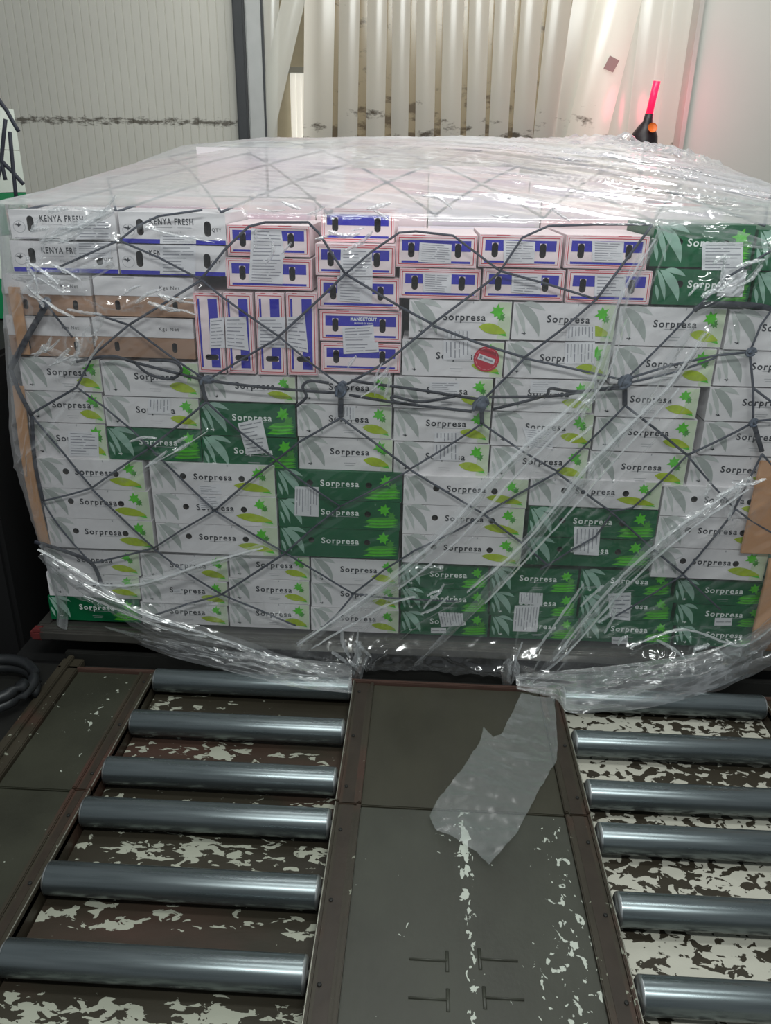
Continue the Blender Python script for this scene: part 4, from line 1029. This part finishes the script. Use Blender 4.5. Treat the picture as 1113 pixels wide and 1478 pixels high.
folds = [  # (photo polyline, width m, amplitude m)
 ([(942, 330), (918, 389), (894, 440), (861, 543), (829, 583), (740, 660), (640, 770), (560, 840), (440, 920)], .016, .030),
 ([(962, 345), (930, 420), (900, 520), (850, 590), (760, 680), (670, 780)], .009, .014),
 ([(1020, 478), (962, 560), (854, 668), (760, 780), (676, 852), (560, 915)], .010, .022),
 ([(1060, 470), (980, 590), (880, 700), (800, 800), (740, 880)], .007, .012),
 ([(1073, 695), (1030, 728), (981, 758), (948, 785), (880, 850), (800, 950), (760, 990)], .014, .028),
 ([(980, 800), (900, 840), (842, 842), (766, 950)], .008, .014),
 ([(122, 841), (170, 838), (230, 822), (300, 805)], .009, .018), ([(122, 842), (200, 842), (300, 812), (400, 785)], .007, .014),
 ([(122, 858), (235, 905), (300, 918), (420, 945), (505, 985)], .010, .022), ([(54, 790), (135, 837), (200, 880), (330, 925), (500, 960)], .009, .020),
 ([(62, 345), (121, 323), (162, 304)], .010, .022), ([(210, 328), (255, 342), (320, 350)], .007, .014),
 ([(908, 931), (986, 907), (1067, 931), (1113, 898)], .010, .020), ([(960, 980), (1040, 940), (1113, 880)], .012, .024),
 ([(750, 990), (820, 985), (900, 960), (1000, 950), (1113, 905)], .010, .020), ([(510, 985), (540, 940), (600, 900)], .008, .02),
 ([(505, 985), (450, 950), (380, 930)], .008, .02), ([(505, 985), (515, 920), (560, 860)], .007, .02),
 ([(735, 1000), (735, 960), (745, 900)], .008, .02), ([(735, 1000), (690, 955), (640, 935)], .007, .015),
 ([(40, 420), (70, 400), (110, 392), (160, 378)], .012, .022), ([(20, 460), (60, 400), (75, 330)], .010, .018),
 ([(130, 430), (180, 445), (230, 425), (290, 415)], .009, .014), ([(90, 545), (125, 510), (140, 480)], .012, .02),
 ([(180, 690), (240, 660), (300, 620)], .008, .014), ([(0, 690), (60, 640), (120, 560)], .009, .014),
 ([(1113, 350), (1050, 420), (1000, 450)], .012, .022), ([(945, 325), (1030, 345), (1113, 365)], .014, .026)]
foldw = [([on_y(a, c_, 2.78) for a, c_ in p], w_, a_) for p, w_, a_ in folds]

xl, xr, yf, yb, rad = -1.60, 1.60, 2.772, 5.24, .10
ring = []
nx = 430
for i in range(nx+1): ring.append((xl+rad+(xr-xl-2*rad)*i/nx, yf))
for i in range(1, 10): a = -math.pi/2+math.pi/2*i/10; ring.append((xr-rad+rad*math.cos(a), yf+rad+rad*math.sin(a)))
for i in range(71): ring.append((xr, yf+rad+(yb-yf-2*rad)*i/70))
for i in range(1, 8): a = math.pi/2*i/8; ring.append((xr-rad+rad*math.cos(a), yb-rad+rad*math.sin(a)))
for i in range(71): ring.append((xr-rad-(xr-xl-2*rad)*i/70, yb))
for i in range(1, 8): a = math.pi/2+math.pi/2*i/8; ring.append((xl+rad+rad*math.cos(a), yb-rad+rad*math.sin(a)))
for i in range(71): ring.append((xl, yb-rad-(yb-yf-2*rad)*i/70))
for i in range(1, 10): a = math.pi+math.pi/2*i/10; ring.append((xl+rad+rad*math.cos(a), yf+rad+rad*math.sin(a)))
ring = np.array(ring); NR = len(ring)
hem_px = [(60, 868), (100, 880), (160, 912), (250, 945), (330, 965), (400, 985), (470, 1000), (508, 992), (560, 985), (640, 990), (725, 1000), (742, 990), (800, 1008), (815, 1030), (870, 1028), (930, 1024), (1000, 1005), (1060, 980), (1113, 952), (1180, 930)]
hemx = np.array([on_y(a, c_, 2.70).x for a, c_ in hem_px]); hemz = np.array([on_y(a, c_, 2.70).z for a, c_ in hem_px])
hem_front = np.interp(ring[:, 0], hemx, np.maximum(hemz, .03))
back = np.clip((ring[:, 1]-yf)/.3, 0, 1); hem = hem_front*(1-back)+.14*back
hem = np.where(ring[:, 0] < -1.5, .145, hem)
def edge_z(x, y):
    z = 1.775+.135*(y-yf)
    f = np.clip(1-(y-yf)/.5, 0, 1)
    z = z+f*(np.where(x < -.65, .02, 0)+np.where((x > -.35) & (x < -.1), .0, 0)+np.where(x > .95, .005, 0))
    e_ = np.clip((np.abs(x)-1.0)/.6, 0, 1); return z-.05*e_*np.clip((y-yf)/1.5, 0, 1)
ez = edge_z(ring[:, 0], ring[:, 1]); edge_z0 = roofz(ring[:, 0], ring[:, 1])
NV, NT = 240, 110
P = np.zeros((NV+NT, NR, 3))
for j in range(NV):
    t = j/(NV-1); z = hem*(1-t)+ez*t
    sx = 1-(.06*np.clip((z-.9)/.8, 0, 1)+.05*np.clip((.85-z)/.6, 0, 1))*np.where(ring[:, 0] < 0, 1, .0)         # left side leans in towards the top
    x = ring[:, 0]*sx
    low = np.clip((.19-z)/.08, 0, 1)
    y = ring[:, 1]-low*.045*(1-back)
    P[j] = np.stack([x, y, z], 1)
cx0, cx1, cyy = -1.0, 1.0, 4.15
tx = np.clip(ring[:, 0], cx0, cx1); ty = np.full(NR, cyy)
for j in range(NT):
    t = (j+1)/NT; base = P[NV-1]
    x = base[:, 0]*(1-t)+tx*t; y = base[:, 1]*(1-t)+ty*t
    zc_ = edge_z(np.array([0.]), np.array([cyy]))[0]+.15
    # steep little shoulder, then a soft tent
    P[NV+j] = np.stack([x, y, roofz(x, y)+(ez-edge_z0)*max(0, 1-t*5)], 1)
V = P.reshape(-1, 3)
X, Y_, Z = V[:, 0].copy(), V[:, 1].copy(), V[:, 2].copy()
lev = np.repeat(np.arange(NV+NT), NR)
front = (lev < NV) & (Y_ < 2.95)
roof = lev >= NV
side = (lev < NV) & ~front
# outward direction
nrm = np.zeros_like(V); nrm[front, 1] = -1; nrm[roof, 2] = 1
cxm = np.array([0, 4.0]); sv = V[side][:, :2]-cxm; sv /= np.linalg.norm(sv, axis=1)[:, None]; nrm[side, 0] = sv[:, 0]; nrm[side, 1] = sv[:, 1]
# noise wrinkles, stretched along the pull of the film
u = (X+Z*.85)*.75; vv = (X*.7-Z)*2.3
D = np.zeros(len(V))
rf = ridged(u*2.2+5, Y_*1.5, vv*2.2, 4, 11)
D[front] += (rf[front]-.35)*.016
crk = ridged(X*9, Y_*7, Z*9, 4, 31)
def bumpmask(cx_, cz_, rx, rz): return np.exp(-(((X-cx_)/rx)**2+((Z-cz_)/rz)**2))
mask = np.zeros(len(V))
for (px_, py_, rx, rz) in [(110, 350, .22, .10), (60, 420, .12, .10), (190, 440, .22, .05), (120, 495, .12, .10), (510, 945, .12, .08), (735, 960, .06, .08), (1060, 400, .15, .1), (1040, 940, .3, .06), (250, 870, .4, .05),
                           (620, 870, .1, .08), (1010, 930, .25, .06), (880, 870, .1, .08), (840, 720, .1, .2), (240, 640, .1, .06), (600, 850, .14, .06), (520, 380, .05, .05), (470, 300, .3, .05), (1030, 740, .15, .10)]:
    q = on_y(px_, py_, 2.77); mask += bumpmask(q.x, q.z, rx, rz)
mask = np.clip(mask, 0, 1.2)
D[front] += ((crk-.3)*.045*mask)[front]
cr2 = ridged(X*24, Y_*20, Z*24, 3, 51)
D[front] += ((cr2-.3)*.012*mask)[front]
D[front] += ((crk-.3)*.004)[front]
low = np.clip((.16-Z)/.1, 0, 1)
D[front] += (crk*.03*low)[front]
for (poly, w_, a_) in foldw:
    best = np.full(len(V), 9.0); L_ = len(poly)-1
    for i in range(L_):
        ax, az, bx, bz = poly[i].x, poly[i].z, poly[i+1].x, poly[i+1].z
        dx, dz = bx-ax, bz-az; t = np.clip(((X-ax)*dx+(Z-az)*dz)/(dx*dx+dz*dz), 0, 1)
        dd = np.hypot(X-(ax+dx*t), Z-(az+dz*t)); best = np.minimum(best, dd)
    jit = 1+.5*(vnoise(X*14, Z*14, Z*0, 3)-.5)
    D[front] += (a_*np.exp(-(best/(w_*jit))**1.3)*(.6+.8*vnoise(X*8, Z*8, Z*0, 9)))[front]
# roof: long pleats running from rear left to front right
ur = (X*.95-Y_*.62); vr = (X*.45+Y_*.95)
rr2 = .6*ridged(ur*.9+3, vr*4.2, Z*0, 4, 21)+.4*ridged(ur*.7+9, vr*11, Z*0, 3, 22)
right = np.clip((X+.4)/1.2, 0, 1)
D[roof] += ((rr2-.3)*(.022+.036*right)*np.clip((lev-NV)/12, 0, 1))[roof]
bk = np.exp(-((X-1.15)/.45)**2-((Y_-4.9)/.3)**2); D[roof] += ((crk-.2)*.10*bk)[roof]
rs = ridged(X*3, Y_*3, Z*2.2, 3, 41); D[side] += ((rs-.3)*.05)[side]
D = np.maximum(D, -.008)
V = V+nrm*D[:, None]
b = MB()
fs = []
for j in range(NV+NT-1):
    o0, o1 = j*NR, (j+1)*NR
    for i in range(NR):
        k = (i+1) % NR; fs.append((o0+i, o0+k, o1+k, o1+i))
film = empty('plastic_film', (0, 4.0, .0)); tag(film, 'crinkled clear plastic film draped over the whole pallet load', 'plastic film')
invf = Matrix.Translation((0, -4.0, 0))
b.add(V.tolist(), fs, FILM, True); o = b.build('sheet'); o.parent = film; o.matrix_parent_inverse = invf
# double-layer folds lying on the sheet
def ribbon(pts, wid, Y=2.752, seed=0, m=FILMF, nm='fold', ends=True):
    P_ = [on_y(a, c_, Y) for a, c_ in smooth_px(pts, 14)]; n = 9; vs = []; fs_ = []
    N_ = len(P_)
    for i, p in enumerate(P_):
        t_ = (P_[min(i+1, N_-1)]-P_[max(i-1, 0)]).normalized(); nn_ = Vector((-t_.z, 0, t_.x)); s = i/(N_-1)
        ww_ = wid*(.25+.75*math.sin(math.pi*min(.98, s+.02))**.6)*(1+.35*noise.noise(Vector((s*9, seed, 0))))
        for k in range(n):
            uu = k/(n-1)-.5
            vs.append(p+nn_*uu*ww_+Vector((0, -.012*(1-4*uu*uu)-.010*noise.noise(Vector((s*26, uu*5, seed))), 0)))
    for i in range(N_-1):
        for k in range(n-1): q = i*n+k; fs_.append((q, q+1, q+n+1, q+n))
    b = MB(); b.add(vs, fs_, m, True); o = b.build(nm); o.parent = film; o.matrix_parent_inverse = invf; return o
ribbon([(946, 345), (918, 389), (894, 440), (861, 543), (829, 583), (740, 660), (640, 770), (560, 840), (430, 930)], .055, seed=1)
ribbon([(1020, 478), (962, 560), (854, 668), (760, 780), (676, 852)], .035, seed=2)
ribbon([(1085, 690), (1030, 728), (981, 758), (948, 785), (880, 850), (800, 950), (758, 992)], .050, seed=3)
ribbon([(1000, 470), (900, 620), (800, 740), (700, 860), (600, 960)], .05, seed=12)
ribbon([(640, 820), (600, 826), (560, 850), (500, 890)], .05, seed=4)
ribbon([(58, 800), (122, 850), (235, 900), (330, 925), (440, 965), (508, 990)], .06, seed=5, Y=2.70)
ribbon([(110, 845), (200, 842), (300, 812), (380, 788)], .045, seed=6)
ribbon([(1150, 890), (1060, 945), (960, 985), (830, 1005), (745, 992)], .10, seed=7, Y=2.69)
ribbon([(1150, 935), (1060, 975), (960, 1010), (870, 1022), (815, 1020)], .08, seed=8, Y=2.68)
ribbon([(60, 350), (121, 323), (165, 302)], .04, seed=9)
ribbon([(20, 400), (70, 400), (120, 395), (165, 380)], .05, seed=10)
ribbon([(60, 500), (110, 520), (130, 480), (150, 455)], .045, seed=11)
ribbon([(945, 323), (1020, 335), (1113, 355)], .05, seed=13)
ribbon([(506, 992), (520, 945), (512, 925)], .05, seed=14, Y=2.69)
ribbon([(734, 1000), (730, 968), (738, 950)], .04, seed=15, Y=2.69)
def drape(top, bot, seed):
    n = 70; m_ = 22
    A = [on_y(a, c_, 2.715) for a, c_ in smooth_px(top, 16)]; B_ = [on_z(a, c_, .062) for a, c_ in smooth_px(bot, 16)]
    def at(L_, t): k = t*(len(L_)-1); i = min(int(k), len(L_)-2); return L_[i].lerp(L_[i+1], k-i)
    vs = []; fs_ = []
    for i in range(n*2+1):
        for j in range(m_+1):
            p = at(A, i/(n*2)).lerp(at(B_, i/(n*2)), j/m_)
            q = Vector((p.x*5+j*.05, j*.55, seed)); k = abs(noise.noise(q))+.5*abs(noise.noise(q*2.3))
            p = p+Vector((0, -.012*k, .030*k*(.3+.7*math.sin(math.pi*j/m_))+.004)); vs.append(p)
    for i in range(n*2):
        for j in range(m_): q = i*(m_+1)+j; fs_.append((q, q+m_+1, q+m_+2, q+1))
    b = MB(); b.add(vs, fs_, FILMF, True); o = b.build('hem'); o.parent = film; o.matrix_parent_inverse = invf
drape([(742, 975), (820, 968), (900, 960), (1000, 945), (1060, 925), (1150, 880)], [(746, 996), (800, 1010), (822, 1030), (880, 1028), (940, 1022), (1020, 1000), (1080, 972), (1150, 935)], 2)
drape([(150, 905), (250, 925), (330, 940), (430, 952), (508, 960)], [(170, 920), (250, 950), (330, 970), (420, 992), (508, 1002)], 6)
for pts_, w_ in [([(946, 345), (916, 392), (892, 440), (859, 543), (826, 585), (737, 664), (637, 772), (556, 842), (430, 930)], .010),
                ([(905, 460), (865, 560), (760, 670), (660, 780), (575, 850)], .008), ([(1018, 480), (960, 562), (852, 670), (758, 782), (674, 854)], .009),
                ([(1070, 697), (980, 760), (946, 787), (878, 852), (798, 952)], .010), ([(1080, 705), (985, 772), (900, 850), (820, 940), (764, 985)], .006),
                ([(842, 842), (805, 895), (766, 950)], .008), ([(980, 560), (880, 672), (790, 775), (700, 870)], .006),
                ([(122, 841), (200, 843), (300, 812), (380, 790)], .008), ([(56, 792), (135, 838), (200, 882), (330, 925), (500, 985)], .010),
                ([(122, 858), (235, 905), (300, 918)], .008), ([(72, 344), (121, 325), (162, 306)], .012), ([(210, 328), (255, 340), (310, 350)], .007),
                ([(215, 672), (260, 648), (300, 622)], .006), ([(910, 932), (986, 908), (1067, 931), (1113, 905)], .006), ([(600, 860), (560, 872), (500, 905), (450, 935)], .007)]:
    ribbon(pts_, w_, Y=2.742, seed=len(pts_)*1.7+w_*900, m=FILMC, nm='glint_crease')  # pale ribbons imitate highlight streaks along the film's creases
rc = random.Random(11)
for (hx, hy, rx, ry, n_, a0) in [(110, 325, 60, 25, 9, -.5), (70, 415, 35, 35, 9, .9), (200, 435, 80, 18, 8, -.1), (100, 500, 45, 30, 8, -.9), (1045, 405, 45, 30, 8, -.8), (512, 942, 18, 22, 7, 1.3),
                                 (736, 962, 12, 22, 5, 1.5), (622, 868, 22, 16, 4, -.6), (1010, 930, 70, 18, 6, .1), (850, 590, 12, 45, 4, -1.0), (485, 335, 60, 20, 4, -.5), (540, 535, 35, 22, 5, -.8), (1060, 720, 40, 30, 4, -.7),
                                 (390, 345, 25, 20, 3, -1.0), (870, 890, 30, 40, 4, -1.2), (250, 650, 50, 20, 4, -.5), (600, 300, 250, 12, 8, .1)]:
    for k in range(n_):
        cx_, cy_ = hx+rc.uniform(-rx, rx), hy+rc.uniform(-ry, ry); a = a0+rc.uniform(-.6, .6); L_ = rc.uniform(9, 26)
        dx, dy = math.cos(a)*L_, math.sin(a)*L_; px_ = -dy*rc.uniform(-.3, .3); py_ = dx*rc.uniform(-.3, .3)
        ribbon([(cx_-dx, cy_-dy), (cx_+px_, cy_+py_), (cx_+dx, cy_+dy)], rc.uniform(.006, .018), Y=2.744, seed=k+hx*.1, m=FILMC, nm='glint_crease')  # short pale ribbons painted as sparkles on crumpled film
# tail of film lying on the deck
out_ = [(752, 1004), (800, 1010), (805, 1073), (803, 1101), (787, 1125), (745, 1204), (706, 1249), (696, 1241), (688, 1232), (650, 1208), (628, 1200), (620, 1177), (630, 1157), (668, 1110), (693, 1070), (698, 1051), (712, 1066), (722, 1064), (741, 1026)]
pts = [on_z(a, c_, .022) for a, c_ in out_]
b = MB(); p2 = [Vector((p.x, p.y, 0)) for p in pts]; tr = tessellate_polygon([p2])
bm = bmesh.new(); bv = [bm.verts.new((p.x, p.y, .024)) for p in pts]
for t in tr:
    try: bm.faces.new([bv[i] for i in t])
    except ValueError: pass
for _ in range(5):
    long_ = [e for e in bm.edges if e.calc_length() > .02]
    if not long_: break
    bmesh.ops.subdivide_edges(bm, edges=long_, cuts=1)
    bmesh.ops.triangulate(bm, faces=[f for f in bm.faces if len(f.verts) > 3])
for v in bm.verts:
    p = v.co; n1 = noise.fractal(Vector((p.x*5+p.y*2, p.y*9, 0)), .8, 2.0, 4); n2 = abs(noise.noise(Vector((p.x*26, p.y*22, 3))))
    v.co.z = .024+.010*n1+.008*n2+.05*max(0, (p.y-2.45))
    v.co.x += .003*noise.noise(p*60); v.co.y += .003*noise.noise(p*60+Vector((5, 5, 5)))
bmesh.ops.recalc_face_normals(bm, faces=bm.faces[:]); bm.verts.index_update()
b.add([v.co.copy() for v in bm.verts], [[v.index for v in f.verts] for f in bm.faces], FILMT, True); bm.free()
o = b.build('tail'); o.parent = film; o.matrix_parent_inverse = invf; tag(o, 'greyish torn flap of film lying on the deck')

# ================================================================== NEIGHBOURING LOAD, far left
NW = mat('neighbour_white', (214, 224, 214), .5); NG = mat('neighbour_green', (20, 130, 80), .5)
X1_ = -2.14
for i, (z0, z1, m_, g_, lb) in enumerate([(2.0, 2.19, NW, NG, 'white carton, topmost of the neighbouring load at the left edge'), (1.80, 1.997, NW, NG, 'white carton, second from top of the neighbouring load at the left edge'),
                                     (1.60, 1.797, NG, NW, 'green carton low on the neighbouring load at the left edge'), (1.40, 1.597, NW, NG, 'white carton below the green one of the neighbouring load'), (1.20, 1.397, NG, NW, 'lowest green carton of the neighbouring load')]):
    b = MB(); shell(b, -.25, .25, 0, z1-z0, .4, m_, [slot(.17, .11, .012, .028)])
    leaf(b, (.20, .17), (.10, .03), .012, .01, -.0006, PALEL); leaf(b, (.05, .17), (-.02, .03), .012, .01, -.0006, PALEL)
    if i == 1: b.rect(-.25, .25, .001, .030, -.0008, NG)
    tag(b.build('neighbour_carton', None, (X1_-.25, 4.0, z0)), lb, 'carton', 'cartons of the neighbouring load')
b = MB(); b.bbox(-2.9, -1.80, 3.0, 4.9, -.28, 1.19, BLACK, .02); tag(b.build('shade_block'), 'added black block standing in for deep shade at the left edge', 'shade block')  # made-up block; its black colour imitates an unlit area
e = empty('cargo_net', (X1_, 3.98, 1.6)); tag(e, 'dark cargo net over the neighbouring load at the left edge', 'cargo net')
for pts in ([(-8, 135), (10, 160), (27, 190)], [(8, 172), (2, 232), (8, 260)], [(2, 232), (20, 250), (34, 266)], [(0, 240), (-6, 280)], [(14, 190), (24, 292)]):
    cord(pts, .010, CORDD, .7, 'cord', e, Matrix.Translation((-X1_, -3.98, -1.6)), 3.98)
# dark hose coil in the lower left corner
b = MB(); c = on_z(-12, 1000, .03)
b.tube([(c.x+.16*math.cos(t), c.y+.16*math.sin(t), .03+.006*t) for t in np.linspace(0, 12.4, 70)], .022, mat('dark_hose', (34, 36, 38), .4), 10)
tag(b.build('hose_coil'), 'dark coiled hose on the shaded plate at the left edge', 'hose')
